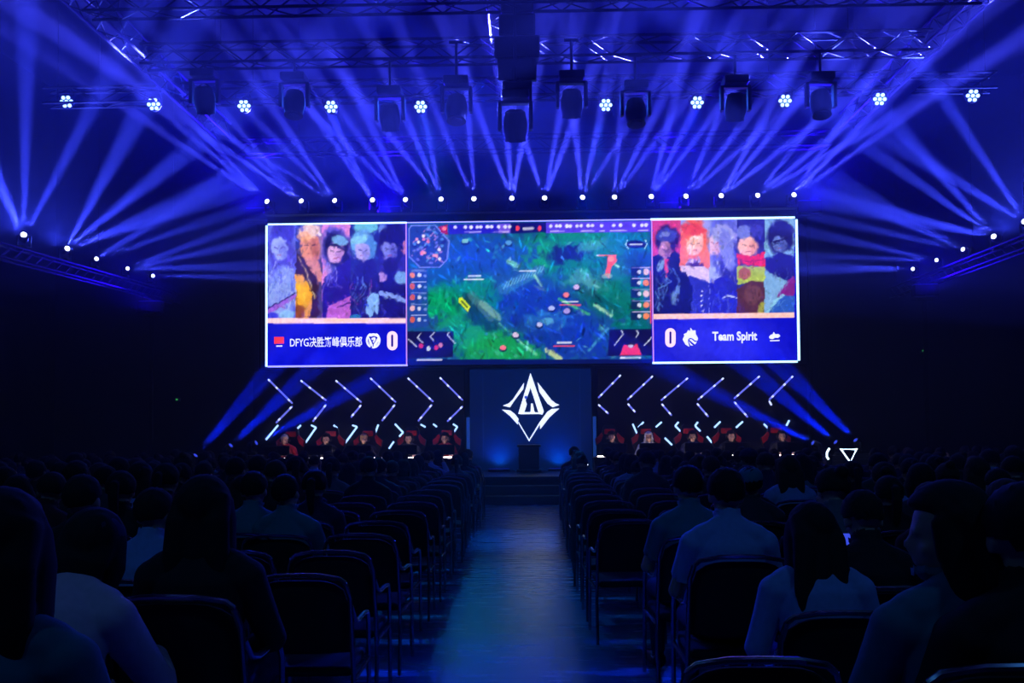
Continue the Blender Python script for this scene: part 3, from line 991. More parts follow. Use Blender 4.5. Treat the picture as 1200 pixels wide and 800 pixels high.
for nm, LL in (('left', SIDE), ('right', SIDER)):
    pv = []
    for (x, y, D), ts, wh in LL:
        p = at(x, y, D)
        pv.append(p)
        wide = D < 20.5
        halo = lamp(None, 1100, 125, (.05, .08, 1), p + Vector((0, -.2, .02)), p + Vector((-.1 * p.x, -6, 5.5)), 1, .05) if wide else None
        moving_head(p, [at(a, b_, D - 2.5) for a, b_ in ts], f"beam light standing on the {nm} side truss, {wh}", f'beam lights on the {nm} side truss', E_SIDE * (1.3 if wide else .9), 4.4 if wide else 3.6, (.06, .085, 1), .62 if D < 21 else .5)
    x = sum(p.x for p in pv) / len(pv)
    ya, yb = 16.5, 26.2
    sl_ = (pv[-1].z - pv[0].z) / (pv[-1].y - pv[0].y)
    zf = lambda y: pv[0].z + sl_ * (y - pv[0].y) - .26 - .285
    z = zf(21.5)
    o = empty('side_truss', (x, 21.5, z), f'long metal lighting truss on the {nm} side carrying a row of beam lights', 'truss')
    for dx in (-.13, .13):
        for dz in (0, .26):
            MB().tube([(x + dx, 16.5, zf(16.5) + dz), (x + dx, 26.2, zf(26.2) + dz)], .022, 8).build('chord', BLACK, o, world=True)
    mb = MB()
    for k in range(24):
        y = 16.5 + k * .4
        for dx in (-.13, .13): mb.tube([(x + dx, y, zf(y)), (x + dx, y + .4, zf(y + .4) + .26)], .01, 5)
        mb.tube([(x - .13, y, zf(y)), (x + .13, y + .4, zf(y + .4))], .01, 5)
    mb.build('bracing', BLACK, o, world=True)
    for y in (17, 21.5, 26):
        MB().tube([(x, y, zf(y) + .26), (x, y, 11.5)], .008, 6).build('hanging_cable', DARKMETAL, o, world=True)

LOW = [((226, 537), (312, 430), 'left end of the stage, outermost'), ((267, 525), (350, 440), 'left end of the stage, middle'), ((296, 521), (425, 445), 'left end of the stage, innermost')]
LOWRR = [((1006, 519), (925, 430), 'right end of the stage, outermost'), ((983, 521), (890, 436), 'right end of the stage, middle'), ((957, 521), (815, 445), 'right end of the stage, innermost')]
CASE = mat('flight_case', (30, 30, 36), .5, noise=.2, scale=20)
for (p, t, wh) in LOW + LOWRR:
    D = 21.2
    q = at(*p, D)
    on_stage = -8.3 < q.x < 8.0
    b0 = PSZ if on_stage else 0
    o = empty('flight_case', (q.x, D, b0), f'black flight case under the floor beam light at the {wh}', 'case')
    h = q.z - .42 * .55 - b0
    MB().box((-.26, -.24, .04), (.26, .24, h - .12), .008).build('body', CASE, o)
    MB().box((-.265, -.245, h - .115), (.265, .245, h - .002), .008).build('lid', CASE, o)
    MB().box((-.26, -.248, .03), (-.235, -.22, h)).build('edge_rail', CHROME, o)
    MB().box((.235, -.248, .03), (.26, -.22, h)).build('edge_rail', CHROME, o)
    for a in (-.2, .2): MB().box((a - .03, -.2, 0), (a + .03, .2, .045)).build('caster', BLACK, o)
    moving_head(q, [at(*t, D - .5), at(t[0] + (14 if t[0] < 600 else -14), t[1] + 2, D - .6)], f"floor beam light standing on a flight case at the {wh}", 'floor beam lights beside the stage', E_LOW, 5.6, (.002, .022, 1), .55, dim=True)


# ------------------------------------------------------------------ trusses overhead
def truss(name, a, c, size, label, cables=(), group=None, sep=.0):
    a, c = Vector(a), Vector(c)
    o = empty(name, (a + c) / 2, label, 'truss', group)
    d = (c - a)
    L = d.length
    d.normalize()
    side = Vector((d.y, -d.x, 0)) * size / 2
    upv = Vector((0, 0, size))
    for s_ in (-1, 1):
        for u in (0, 1):
            MB().tube([a + side * s_ + upv * u, c + side * s_ + upv * u], .026, 8).build('chord', TRUSS, o, world=True)
    mb = MB()
    n = max(2, int(L / .45))
    for k in range(n):
        p, q = a + d * L * k / n, a + d * L * (k + 1) / n
        if k % 2: p, q = q, p
        for s_ in (-1, 1): mb.tube([p + side * s_, q + side * s_ + upv], .013, 5)
        mb.tube([p + side, q - side], .013, 5)
        mb.tube([p + side + upv, q - side + upv], .013, 5)
    mb.build('bracing', TRUSS, o, world=True)
    for t in cables:
        p = a + d * L * t
        MB().tube([p + upv, (p.x, p.y, 11.5)], .008, 6).build('hanging_cable', DARKMETAL, o, world=True)
    return o


ZT = 8.0
rows = [(21.8, 'farthest'), (18.2, 'second farthest, carrying the cluster lights'), (16.3, 'third farthest'), (14.2, 'nearest')]
for y, wh in rows:
    truss('cross_truss', (-6.9, y, ZT), (6.9, y, ZT), .34, f'metal truss spanning the hall above the audience, {wh}', (.1, .5, .9), 'cross trusses')
for x, wh in ((-7.25, 'left'), (7.25, 'right'), (-.55, 'centre')):
    truss('long_truss', (x, 10.5, ZT + .36), (x, 21.6, ZT + .36), .34, f'metal truss running towards the stage overhead, {wh} one of three', (.1, .5, .95), 'long trusses')
for o, x in UPL: lamp(o, 60, 120, (.0, .16, 1), (x, 21.55, STZ + .09), (x, 21.95, STZ + .7), 1, .1)
# par clusters
pp = empty('cluster_light')
MB().lathe([(.10, -.16), (.14, -.12), (.145, 0), (.135, .012)]).build('housing', BLACK, pp, smooth=True)
mb = MB().tube([(-.16, 0, -.02), (-.16, .1, -.02), (-.12, .24, -.03), (.12, .24, -.03), (.16, .1, -.02), (.16, 0, -.02)], .012, 6)
mb.build('bracket', BLACK, pp)
CELL = mat('cluster_cell', (150, 190, 255), .3, emit=3.4)
for k in range(7):
    a = k * PI / 3
    x, y = (0, 0) if k == 6 else (.088 * math.cos(a), .088 * math.sin(a))
    ln = MB().lathe([(.036, .01), (.036, .02), (.02, .028)], Matrix.Translation((x, y, 0)), 14).build('lens', CELL, pp)
PAR = [(78, 119), (180, 122), (286, 124), (388, 125), (493, 125), (710, 123), (817, 120), (920, 118), (1031, 116), (1140, 112)]
for i, (x, y) in enumerate(PAR):
    o = pp if i == 0 else dup(pp)
    p = at(x, y, 18.2)
    tg = Vector((p.x * .45, 4, 1.5))
    o.location = p
    d = (tg - p).normalized()
    z = d
    xx = Vector((1, 0, 0))
    xx = (xx - z * xx.dot(z)).normalized()
    yy = z.cross(xx)
    M = Matrix((xx, yy, z)).transposed()
    o.rotation_euler = M.to_euler()
    s_ = 1.0
    tag(o, f'seven-cell cluster light hanging from the overhead truss, {NTH[i]} from the left', 'stage light', 'cluster lights on the overhead truss')
    if i < 10:
        # pointed up into the haze it would colour the air; here it lights the audience below
        lm = lamp(o, 110, 70, (.02, .12, 1), p + d * .05, tg, 1, .12)
        if i in (4, 5): lamp(o, 3000 if i == 4 else 4500, 19 if i == 4 else 17, (.0, .27 if i == 4 else .20, 1), p + d * .06, (-.24, 9.2 if i == 4 else 13.2, 0), 1, .1)  # extra spots added to tint the aisle floor teal and blue
        if i in (3, 6): lamp(o, 6500, 13, (.0, .03, 1), p + d * .06, (-.24, 4.6, 0), 1, .1)  # extra spots added for a blue pool on the near aisle
if 1:
    for i in (0, 9):
        p = at(*PAR[i], 18.2)
        o = truss('outrigger_truss', (7.4 if p.x > 0 else -7.4, 18.2, ZT), (p.x + (.4 if p.x > 0 else -.4), 18.2, ZT), .3, 'short metal truss reaching to the hall side wall, ' + ('right' if p.x > 0 else 'left'), (.9,))
# big unlit moving heads hanging below the trusses
HANG = [(240, 118, 16.3), (345, 122, 16.3), (457, 138, 16.3), (535, 128, 15.6), (670, 122, 15.6), (745, 132, 16.3), (862, 126, 16.3), (962, 122, 16.3), (604, 148, 14.2)]
for i, (x, y, D) in enumerate(HANG):
    p = at(x, y, D)
    moving_head(p, [p + Vector((0, -.25 if i % 2 else .35, -1))], f"dark unlit moving light hanging overhead, {NTH[i] if i < 8 else 'lone one below the speaker column'}" + (' from the left' if i < 8 else ''), 'unlit moving lights overhead', 0, s=1.25, hang=True, lit=False)
    o = empty('drop_pipe', (p.x, D, p.z + .52), f'thin metal drop pipe holding the unlit moving light, {NTH[i]} of nine', 'pipe', 'drop pipes')
    MB().tube([(p.x, D, p.z + .525), (p.x, D, 8.05)], .025, 8).build('pipe', DARKMETAL, o, world=True)
    MB().tube([(p.x - .12, D, 8.05), (p.x + .12, D, 8.05)], .03, 8).build('clamp', DARKMETAL, o, world=True)
# speaker column
sp = empty('line_array', (at(607, 40, 14.4).x, 14.4, 7.9), 'black column of stacked loudspeakers hanging overhead in the middle', 'loudspeaker')
prev = at(606, -30, 14.4)
for k in range(6):
    y0, y1 = -30 + k * 25, -30 + (k + 1) * 25
    a, c = at(606, y0, 14.4), at(606, y1, 14.4)
    wdt = [.25, .25, .28, .35, .30, .23][k]
    M = Matrix.Translation((a.x, 14.4, (a.z + c.z) / 2)) @ Matrix.Rotation(rad(2 + k * 3.5), 4, 'X')
    bx = MB().box((-wdt, -.2, -(a.z - c.z) / 2 + .01), (wdt, .25, (a.z - c.z) / 2 - .01), .02, M)
    cab = bx.build('speaker_cabinet', BLACK, sp, world=True)
    g_ = MB().box((-wdt + .03, -.215, -(a.z - c.z) / 2 + .03), (wdt - .03, -.2, (a.z - c.z) / 2 - .03), .004, M).build('grille', mat('grille', (16, 16, 18), .8), cab)
    g_.matrix_parent_inverse = Matrix.Identity(4)
MB().tube([(sp.location.x, 14.4, at(606, -30, 14.4).z), (sp.location.x, 14.4, 8.0)], .03, 8).build('hanging_bar', DARKMETAL, sp, world=True)

# ------------------------------------------------------------------ haze, and blue wash lights added to give it a general glow
hz = bpy.data.materials.new('stage_haze')
hz.use_nodes = True
nt = hz.node_tree
nt.nodes.clear()
out = nt.nodes.new('ShaderNodeOutputMaterial')
v = nt.nodes.new('ShaderNodeVolumeScatter')
v.inputs['Density'].default_value = HAZE
v.inputs['Color'].default_value = (.5, .55, 1, 1)
nt.links.new(v.outputs[0], out.inputs[1])
tag(MB().box((-13.9, 7.5, .02), (13.9, 26.9, 11.4)).build('stage_haze', hz), 'thin blue stage haze filling the hall over the stage', 'haze', kind='stuff')
WSH = empty('added_wash_light')
MB().box((-.3, -.12, -.14), (.3, .12, .14), .02).build('housing', BLACK, WSH)
MB().box((-.27, -.10, .14), (.27, .10, .15)).build('lens_strip', mat('wash_lens', (20, 24, 190), .4, emit=.8), WSH)
MB().box((-.04, .02, -5), (.04, .08, -.2)).build('stand', BLACK, WSH)
MB().tube([(-.32, 0, 0), (-.32, 0, -.22), (.32, 0, -.22), (.32, 0, 0)], .012, 6).build('bracket', BLACK, WSH)
for i, (x, z, tx, e) in enumerate(((-9.6, 4.6, -7, .35), (-6.9, 6.9, -5, .8), (-3.6, 6.9, -3, 1.0), (3.4, 6.9, 3, 1.0), (6.8, 6.9, 5, .8), (9.6, 4.8, 7, .35))):
    o = WSH if i == 0 else dup(WSH)
    y = 23.2
    o.location = (x, y, z)
    tag(o, f'added blue wash light behind the video wall top, {NTH[i]} from the left', 'stage light', 'added wash lights behind the video wall')
    lamp(o, E_WASH * e, 110, (.012, .0, 1), Vector((x, y - .15, z)), (tx, 14, 11.5), 1, .2)
    for c in o.children:
        if c.name.startswith('stand'):
            c.data = c.data.copy()
            for v_ in c.data.vertices:
                if v_.co.z < -1: v_.co.z = -z + (PSZ if abs(x) < 8 else 0)

# ------------------------------------------------------------------ people
def ring_frame(d):
    a = Vector((1, 0, 0)) if abs(d.x) < .8 else Vector((0, 1, 0))
    return a


def add_head(mb, c, R):
    """head with face relief around centre c, R turns it; faces +Y"""
    def E(p, r, rot=None):
        mb.ell(c + R @ Vector(p), r, (R @ rot) if rot else R, 10)
    E((0, -.012, .03), (.076, .094, .088))
    E((0, .02, -.04), (.058, .068, .078))
    E((0, .045, -.088), (.03, .032, .022))
    E((0, .076, .018), (.052, .014, .013))
    E((0, .09, -.018), (.012, .02, .026), Matrix.Rotation(rad(18), 3, 'X'))
    E((0, .082, -.055), (.022, .012, .007))
    E((0, .079, -.068), (.02, .012, .007))
    for s_ in (-1, 1):
        E((s_ * .08, -.008, -.012), (.01, .022, .032))
        E((s_ * .042, .052, -.03), (.022, .026, .02))


def hand(mb, wrist, d, palm_n, curl, side):
    """palm and five bent fingers starting at the wrist, reaching along d"""
    d = d.normalized()
    n = (palm_n - d * palm_n.dot(d)).normalized()
    a = d.cross(n).normalized() * side
    mb.tube([wrist, wrist + d * .03, wrist + d * .06, wrist + d * .09], [(.022, .026), (.034, .016), (.04, .015), (.038, .012)], 10, up=tuple(a))
    tips = []
    for k, (o, L) in enumerate(((-.031, .058), (-.011, .07), (.011, .076), (.031, .068))):
        p = wrist + d * .085 + a * o
        q = [p]
        ang = 0
        dd = d
        for j in range(3):
            ang += curl * (.6 if j == 0 else 1)
            dd = (d * math.cos(ang) + n * math.sin(ang))
            q.append(q[-1] + dd * L * (.42, .32, .26)[j])
        mb.tube(q, [.0095, .009, .008, .006], 7)
        tips.append(q[-1])
    p = wrist + d * .03 + a * .03
    q = [p, p + (d * .6 + a * .7 + n * .3).normalized() * .035, p + (d * .6 + a * .7 + n * .3).normalized() * .035 + (d + n * .4).normalized() * .03,
         p + (d * .6 + a * .7 + n * .3).normalized() * .035 + (d + n * .6).normalized() * .055]
    mb.tube(q, [.013, .011, .0095, .007], 7)
    return tips


def remesh(mb, vox, smooth=2):
    o = bpy.data.objects.new('tmp', mb.mesh('tmp'))
    C.objects.link(o)
    m = o.modifiers.new('r', 'REMESH')
    m.mode = 'VOXEL'
    m.voxel_size = vox
    m.use_smooth_shade = True
    if smooth:
        s_ = o.modifiers.new('s', 'SMOOTH')
        s_.iterations = smooth
        s_.factor = .5
    bpy.context.view_layer.update()
    me = bpy.data.meshes.new_from_object(o.evaluated_get(bpy.context.evaluated_depsgraph_get()))
    old = o.data
    bpy.data.objects.remove(o)
    bpy.data.meshes.remove(old)
    me.materials.clear()
    me.polygons.foreach_set('use_smooth', [True] * len(me.polygons))
    return me


def shell(me, mask, off, name):
    """a garment: the faces of the body picked by mask, pushed out along the normals and closed inward at the hems"""
    bm = bmesh.new()
    bm.from_mesh(me)
    bm.verts.ensure_lookup_table()
    bm.normal_update()
    kill = [f for f in bm.faces if sum(mask[v.index] for v in f.verts) < 3]
    nrm = {v.index: v.normal.copy() for v in bm.verts}
    for v in bm.verts: v.co += nrm[v.index] * off
    bmesh.ops.delete(bm, geom=kill, context='FACES')
    be = [e for e in bm.edges if e.is_boundary]
    r_ = bmesh.ops.extrude_edge_only(bm, edges=be)
    for v in [g for g in r_['geom'] if isinstance(g, bmesh.types.BMVert)]:
        v.co -= v.normal * off * 1.4
    m2 = bpy.data.meshes.new(name)
    bm.to_mesh(m2)
    bm.free()
    m2.polygons.foreach_set('use_smooth', [True] * len(m2.polygons))
    return m2


def make_pose(lean=0, head=(0, 0, 0), wr=None, el=None, hcurl=.35, voxel=.012, hd=None, hn=None, legs=1.0):
    """a seated adult facing +Y, seat at z .46, origin on the floor under the pelvis"""
    piv = Vector((0, 0, .56))
    RU = Matrix.Rotation(-rad(lean), 3, 'X')
    U = lambda p: piv + RU @ (Vector(p) - piv)
    mb = MB()
    tor = [((0, .0, .485), (.15, .11)), ((0, 0, .54), (.172, .125)), ((0, -.01, .62), (.15, .108)), ((0, -.02, .72), (.142, .1)), ((0, -.03, .84), (.165, .112)), ((0, -.03, .91), (.158, .105)),
           ((0, -.025, .968), (.112, .08)), ((0, -.02, 1.01), (.075, .065)), ((0, -.008, 1.05), (.055, .056)), ((0, .008, 1.10), (.052, .056))]
    mb.tube([U(p) for p, _ in tor], [r_ for _, r_ in tor], 16, up=(1, 0, 0))
    RH = RU @ Euler([rad(a) for a in (head[0], head[1], head[2])]).to_matrix()
    hc = U((0, .012, 1.10)) + RH @ Vector((0, .015, .062))
    add_head(mb, hc, RH)
    segs = [('torso', U((0, 0, .6)), U((0, -.02, .97)), .15), ('pelvis', Vector((0, 0, .52)), Vector((0, 0, .57)), .16), ('neck', U((0, -.015, 1.03)), hc, .05), ('head', hc, hc, .1)]
    hands = []
    for i, s_ in enumerate((-1, 1)):
        sh = U((s_ * .172, -.025, .925))
        mb.tube([U((s_ * .02, -.03, 1.04)), U((s_ * .07, -.03, .995)), U((s_ * .13, -.03, .965)), sh], [.035, .045, .05, .05], 10)
        E = Vector(el[i]) if el else Vector((s_ * .25, .04, .69))
        W = Vector(wr[i]) if wr else Vector((s_ * .12, .27, .62))
        mb.tube([U((s_ * .10, -.025, .93)), sh, sh.lerp(E, .12), sh.lerp(E, .5), E], [.06, .058, .056, .047, .04], 12)
        mb.ell(sh, (.06, .06, .058), None, 8)
        mb.ell(E, (.041, .041, .041), None, 8)
        mb.tube([E, E.lerp(W, .25), E.lerp(W, .7), W], [.04, .042, .032, .026], 10)
        d = Vector(hd[i]) if hd else (W - E).normalized() * .7 + Vector((-s_ * .35, .25, -.1))
        nn = Vector(hn[i]) if hn else Vector((0, 0, -1))
        tips = hand(mb, W, d, nn, hcurl, -s_)
        hip, kn, an, toe = Vector((s_ * .09, .02, .535)), Vector((s_ * .13, .43, .50)), Vector((s_ * .13, .43 - .04 * legs, .10)), Vector((s_ * .145, .56, .035))
        mb.tube([hip, hip.lerp(kn, .3), hip.lerp(kn, .75), kn], [.085, .083, .066, .057], 12)
        mb.ell(kn, (.057, .057, .057), None, 8)
        mb.tube([kn, kn.lerp(an, .3), kn.lerp(an, .75), an], [.056, .057, .04, .036], 10)
        mb.tube([an + Vector((0, -.05, -.06)), an + Vector((0, .0, -.05)), toe + Vector((0, 0, 0)), toe + Vector((0, .05, -.003))], [(.034, .03), (.04, .045), (.045, .03), (.03, .022)], 10, up=(1, 0, 0))
        segs += [('uarm', sh, E, .05), ('farm', E, W - (W - E).normalized() * .015, .035), ('hand', W + (W - E).normalized() * .02, W + d.normalized() * .16, .02), ('thigh', hip, kn, .075), ('shin', kn, an, .045),
                 ('foot', an + Vector((0, -.03, -.04)), toe, .03)]
        hands.append(W + d.normalized() * .09)
    me = remesh(mb, voxel)
    co = np.empty(len(me.vertices) * 3)
    me.vertices.foreach_get('co', co)
    co = co.reshape(-1, 3)
    D = []
    for nme, a, b_, r_ in segs:
        a, b_ = np.array(a), np.array(b_)
        e = b_ - a
        t = np.clip(((co - a) @ e) / max(1e-9, e @ e), 0, 1)[:, None]
        D.append(np.linalg.norm(co - a - t * e, axis=1) - r_)
    cls = np.argmin(np.array(D), 0)
    lab = np.array([s_[0] for s_ in segs])[cls]
    head_like = (lab == 'head') | (lab == 'neck')
    shirt = (np.isin(lab, ['torso', 'uarm', 'farm']))
    tee = np.isin(lab, ['torso'])
    for s0 in segs:
        if s0[0] == 'uarm':
            a, b_ = np.array(s0[1]), np.array(s0[2])
            t = ((co - a) @ (b_ - a)) / ((b_ - a) @ (b_ - a))
            tee |= (lab == 'uarm') & (t < .68) & (np.linalg.norm(co - a, axis=1) < .35)
    tr_ = np.isin(lab, ['pelvis', 'thigh', 'shin'])
    sh_ = lab == 'foot'
    out = {'body': me, 'shirt': shell(me, shirt, .014, 'jacket'), 'tee': shell(me, tee, .013, 'shirt'), 'trousers': shell(me, tr_, .009, 'trousers'), 'shoes': shell(me, sh_, .009, 'shoes'), 'hc': hc, 'RH': RH, 'hands': hands}
    return out


def make_hair(kind):
    mb = MB()
    q = bmesh.ops.create_icosphere(mb.bm, subdivisions=4, radius=1)
    rnd = random.Random(len(kind))
    for v_ in q['verts']:
        n = v_.co.normalized()
        base = Vector((n.x * .088, n.y * .106, n.z * .1)) + Vector((0, -.014, .033))
        low = (-.22 - .5 * max(0, -n.y) + .05 * math.sin(n.x * 14)) if kind in ('short', 'cap') else -.5
        hidden = (n.y > .42 and n.z < .42) or n.z < low or (n.y > .1 and n.z < -.05)
        j = 1 + .035 * math.sin(n.x * 23 + n.z * 17) * math.sin(n.y * 19 + n.z * 9)
        k = .78 if hidden else (1.06 if kind == 'short' else 1.12) * j
        v_.co = Vector((0, -.014, .033)) + (base - Vector((0, -.014, .033))) * k
    if kind == 'long':
        for dx in (-.055, 0, .055):
            mb.tube([(dx, -.03, .06), (dx * 1.2, -.085, -.03), (dx * 1.35, -.1, -.14), (dx * 1.4, -.1, -.26), (dx * 1.2, -.095, -.36), (dx * 1.1, -.09, -.40)], [(.05, .05), (.052, .042), (.05, .036), (.046, .03), (.034, .02), (.012, .008)], 12, up=(1, 0, 0))
        for s_ in (-1, 1):
            mb.tube([(s_ * .08, .01, .05), (s_ * .093, .0, -.03), (s_ * .1, -.03, -.14), (s_ * .1, -.045, -.24)], [(.02, .035), (.022, .045), (.024, .045), (.012, .02)], 10, up=(1, 0, 0))
        return remesh(mb, .009, 2)
    if kind == 'pony':
        mb.tube([(0, -.1, .07), (0, -.15, .06), (0, -.17, -.02), (0, -.155, -.13), (0, -.14, -.22)], [.02, .032, .036, .03, .01], 10)
        return remesh(mb, .009, 2)
    if kind == 'bob':
        for s_ in (-1, 1):
            mb.tube([(s_ * .07, -.01, .05), (s_ * .09, -.01, -.04), (s_ * .085, -.015, -.12)], [(.03, .06), (.028, .062), (.02, .045)], 12, up=(1, 0, 0))
        mb.tube([(0, -.07, .05), (0, -.095, -.05), (0, -.09, -.13)], [(.085, .03), (.088, .034), (.06, .02)], 12, up=(1, 0, 0))
        return remesh(mb, .009, 2)
    if kind == 'bun':
        mb.ell((0, -.12, .095), (.042, .038, .04), None, 8)
        return remesh(mb, .009, 2)
    return mb.mesh('hair', True)


POSES = {
    'rest': make_pose(),
    'slouch': make_pose(lean=9, head=(-6, 6, 12)),
    'back': make_pose(lean=-7, head=(4, -5, -10), wr=[(-.05, .24, .64), (.07, .25, .66)]),
    'phone': make_pose(lean=4, head=(-16, 0, 0), el=[(-.24, .08, .72), (.24, .08, .72)], wr=[(-.07, .30, .87), (.07, .30, .87)], hd=[(.2, .25, 1), (-.2, .25, 1)], hn=[(.6, .5, 0), (-.6, .5, 0)], hcurl=.7),
    'lean': make_pose(lean=34, head=(14, 0, 18), el=[(-.26, .30, .66), (.24, .34, .64)], wr=[(-.10, .50, .60), (.12, .53, .70)], hcurl=.5),
    'turned': make_pose(lean=2, head=(-6, 0, 72), el=[(-.25, .05, .70), (.25, .05, .70)]),
    'raised': make_pose(lean=6, head=(0, 0, -8), el=[(-.25, .05, .70), (.33, .16, .84)], wr=[(-.12, .27, .62), (.25, .27, 1.06)], hd=[(.4, .8, -.1), (-.1, .2, 1)], hn=[(0, 0, -1), (-1, 0, 0)]),
    'player': make_pose(lean=14, head=(8, 0, 0), el=[(-.27, .13, .74), (.27, .13, .74)], wr=[(-.17, .38, .785), (.15, .38, .785)], hd=[(.2, 1, -.05), (-.2, 1, -.05)], hcurl=.45),
}
HAIR = {k: make_hair(k) for k in ('short', 'long', 'pony', 'bob', 'bun')}
mbc = MB()
q = bmesh.ops.create_uvsphere(mbc.bm, u_segments=28, v_segments=16, radius=1)
for v_ in q['verts']:
    z = v_.co.z
    v_.co = Vector((v_.co.x * .097, v_.co.y * .115 - .012, .05 + max(z, -.12) * .088))
mbc.tube([(0, .06, .052), (0, .13, .048), (0, .19, .036)], [(.08, .01), (.075, .008), (.045, .006)], 16, up=(1, 0, 0))
CAPM = remesh(mbc, .008, 1)
eyb = MB()
for s_ in (-1, 1): eyb.ell((s_ * .03, .0805, .0), (.012, .008, .007), None, 6)
EYES = eyb.mesh('eyes', True)
hs = MB()
hs.tube([(-.095, -.01, .0), (-.1, -.01, .06), (-.07, -.01, .125), (0, -.01, .15), (.07, -.01, .125), (.1, -.01, .06), (.095, -.01, .0)], [(.012, .02)] * 7, 8)
for s_ in (-1, 1): hs.lathe([(.03, -.02), (.045, -.012), (.045, .012), (.03, .02)], Matrix.Translation((s_ * .1, -.008, -.01)) @ Matrix.Rotation(PI / 2, 4, 'Y'), 18)
hs.tube([(-.1, .0, -.03), (-.085, .06, -.07), (-.03, .115, -.075)], .006, 6)
HEADSET = hs.mesh('headset', True)

HM = {'black': mat('hair_black', (14, 12, 14),.85, noise=.3, scale=60, bump=.2), 'dark': mat('hair_dark_brown', (34, 24, 20),.85, noise=.3, scale=60, bump=.2), 'brown': mat('hair_brown', (62, 42, 30),.85, noise=.3, scale=60, bump=.2),
      'silver': mat('hair_silver', (200, 205, 220), .5, noise=.2, scale=60, bump=.2), 'blond': mat('hair_blond', (190, 160, 110), .5, noise=.2, scale=60)}
SHIRTS = {'black': (24, 24, 28), 'charcoal': (50, 52, 58), 'navy': (26, 34, 70), 'grey': (95, 98, 105), 'light blue': (130, 160, 205), 'white': (205, 208, 215), 'teal': (50, 120, 130), 'dark green': (28, 55, 45), 'maroon': (70, 24, 34), 'pale pink': (215, 180, 190), 'red': (190, 28, 30), 'olive': (90, 92, 62)}
SM = {k: mat('cloth_' + k.replace(' ', '_'), v_, .85, noise=.15, scale=40, bump=.1) for k, v_ in SHIRTS.items()}
SHOEM = mat('shoe_leather', (28, 26, 26), .5)


def part(name, me, m, parent, M=None):
    if not me.materials: me.materials.append(m)
    o = bpy.data.objects.new(name, me)
    C.objects.link(o)
    o.parent = parent
    if M is not None: o.matrix_local = M
    o.material_slots[0].link = 'OBJECT'
    o.material_slots[0].material = m
    return o


def person(pose, hair, hcol, shirt, loc, rz, label, group=None, s=1.0, tee=False, trousers='navy', cap=None, eyes=False, headset=False, skin=SKIN):
    P = POSES[pose]
    me = P['body']
    if not me.materials: me.materials.append(SKIN)
    o = bpy.data.objects.new('person', me)
    C.objects.link(o)
    o.location = loc
    o.rotation_euler = (0, 0, rz)
    o.scale = (s, s, s)
    tag(o, label, 'person', group)
    MH = Matrix.Translation(P['hc']) @ P['RH'].to_4x4()
    part('hair', HAIR[hair], HM[hcol], o, MH)
    part('shirt' if tee else 'jacket', P['tee' if tee else 'shirt'], SM[shirt], o)
    part('trousers', P['trousers'], SM[trousers], o)
    part('shoes', P['shoes'], SHOEM, o)
    if cap: part('cap', CAPM, SM[cap], o, MH)
    if eyes: part('eyes', EYES, mat('eye_dark', (30, 22, 22), .2), o, MH)
    if headset: part('headset', HEADSET, BLACK, o, MH)
    return o


# ------------------------------------------------------------------ audience chair
def make_chair():
    t = empty('audience_chair')
    mb = MB()
    n = 8
    mb.box((-.225, -.2, .405), (.225, .23, .455), .022, None, 3)
    mb.build('seat', BLACKFAB, t, True)
    mb = MB()
    # padded back, curved round the sitter, with a rounded top
    gx, gz = 10, 8
    def bp_(u, v, th):
        hw = .225 * (1 - .10 * max(0, v - .75) / .25)
        x = (u * 2 - 1) * hw
        z = .53 + v * .35 - (.05 * abs(u * 2 - 1) ** 4) * v
        return Vector((x, -.25 - .05 * v + .035 * (u * 2 - 1) ** 2 + th * (1 - .6 * abs(u * 2 - 1) ** 6) * (1 if .02 < v < .98 else .4), z))
    vs = {}
    for sd, th in ((0, .02), (1, -.02)):
        for i in range(gx + 1):
            for j in range(gz + 1):
                vs[sd, i, j] = mb.bm.verts.new(bp_(i / gx, j / gz, th))
    for i in range(gx):
        for j in range(gz):
            mb.bm.faces.new((vs[0, i, j], vs[0, i + 1, j], vs[0, i + 1, j + 1], vs[0, i, j + 1]))
            mb.bm.faces.new((vs[1, i, j], vs[1, i, j + 1], vs[1, i + 1, j + 1], vs[1, i + 1, j]))
    for i in range(gx):
        mb.bm.faces.new((vs[0, i, 0], vs[1, i, 0], vs[1, i + 1, 0], vs[0, i + 1, 0]))
        mb.bm.faces.new((vs[0, i, gz], vs[0, i + 1, gz], vs[1, i + 1, gz], vs[1, i, gz]))
    for j in range(gz):
        mb.bm.faces.new((vs[0, 0, j], vs[0, 0, j + 1], vs[1, 0, j + 1], vs[1, 0, j]))
        mb.bm.faces.new((vs[0, gx, j], vs[1, gx, j], vs[1, gx, j + 1], vs[0, gx, j + 1]))
    mb.build('backrest', BLACKFAB, t, True)
    for s_ in (-1, 1):
        x = s_ * .245
        mb = MB()
        mb.tube([(x, .22, .012), (x, .2, .35), (x, .19, .58), (x, .15, .645), (x, .05, .66), (x, -.12, .66), (x * .99, -.2, .68), (x * .97, -.26, .75)], .012, 8)
        mb.tube([(x, -.27, .012), (x, -.235, .3), (x * .98, -.235, .5), (x * .96, -.29, .8), (x * .88, -.305, .865)], .012, 8)
        mb.tube([(x, -.23, .40), (x, .19, .40)], .011, 6)
        mb.build('side_frame', CHROME, t, True)
    MB().tube([(-.216, -.305, .865), (-.19, -.312, .888), (-.1, -.325, .905), (0, -.33, .908), (.1, -.325, .905), (.19, -.312, .888), (.216, -.305, .865)], .012, 8).build('top_rail', CHROME, t, True)
    return t


CH = make_chair()
CU = [False]


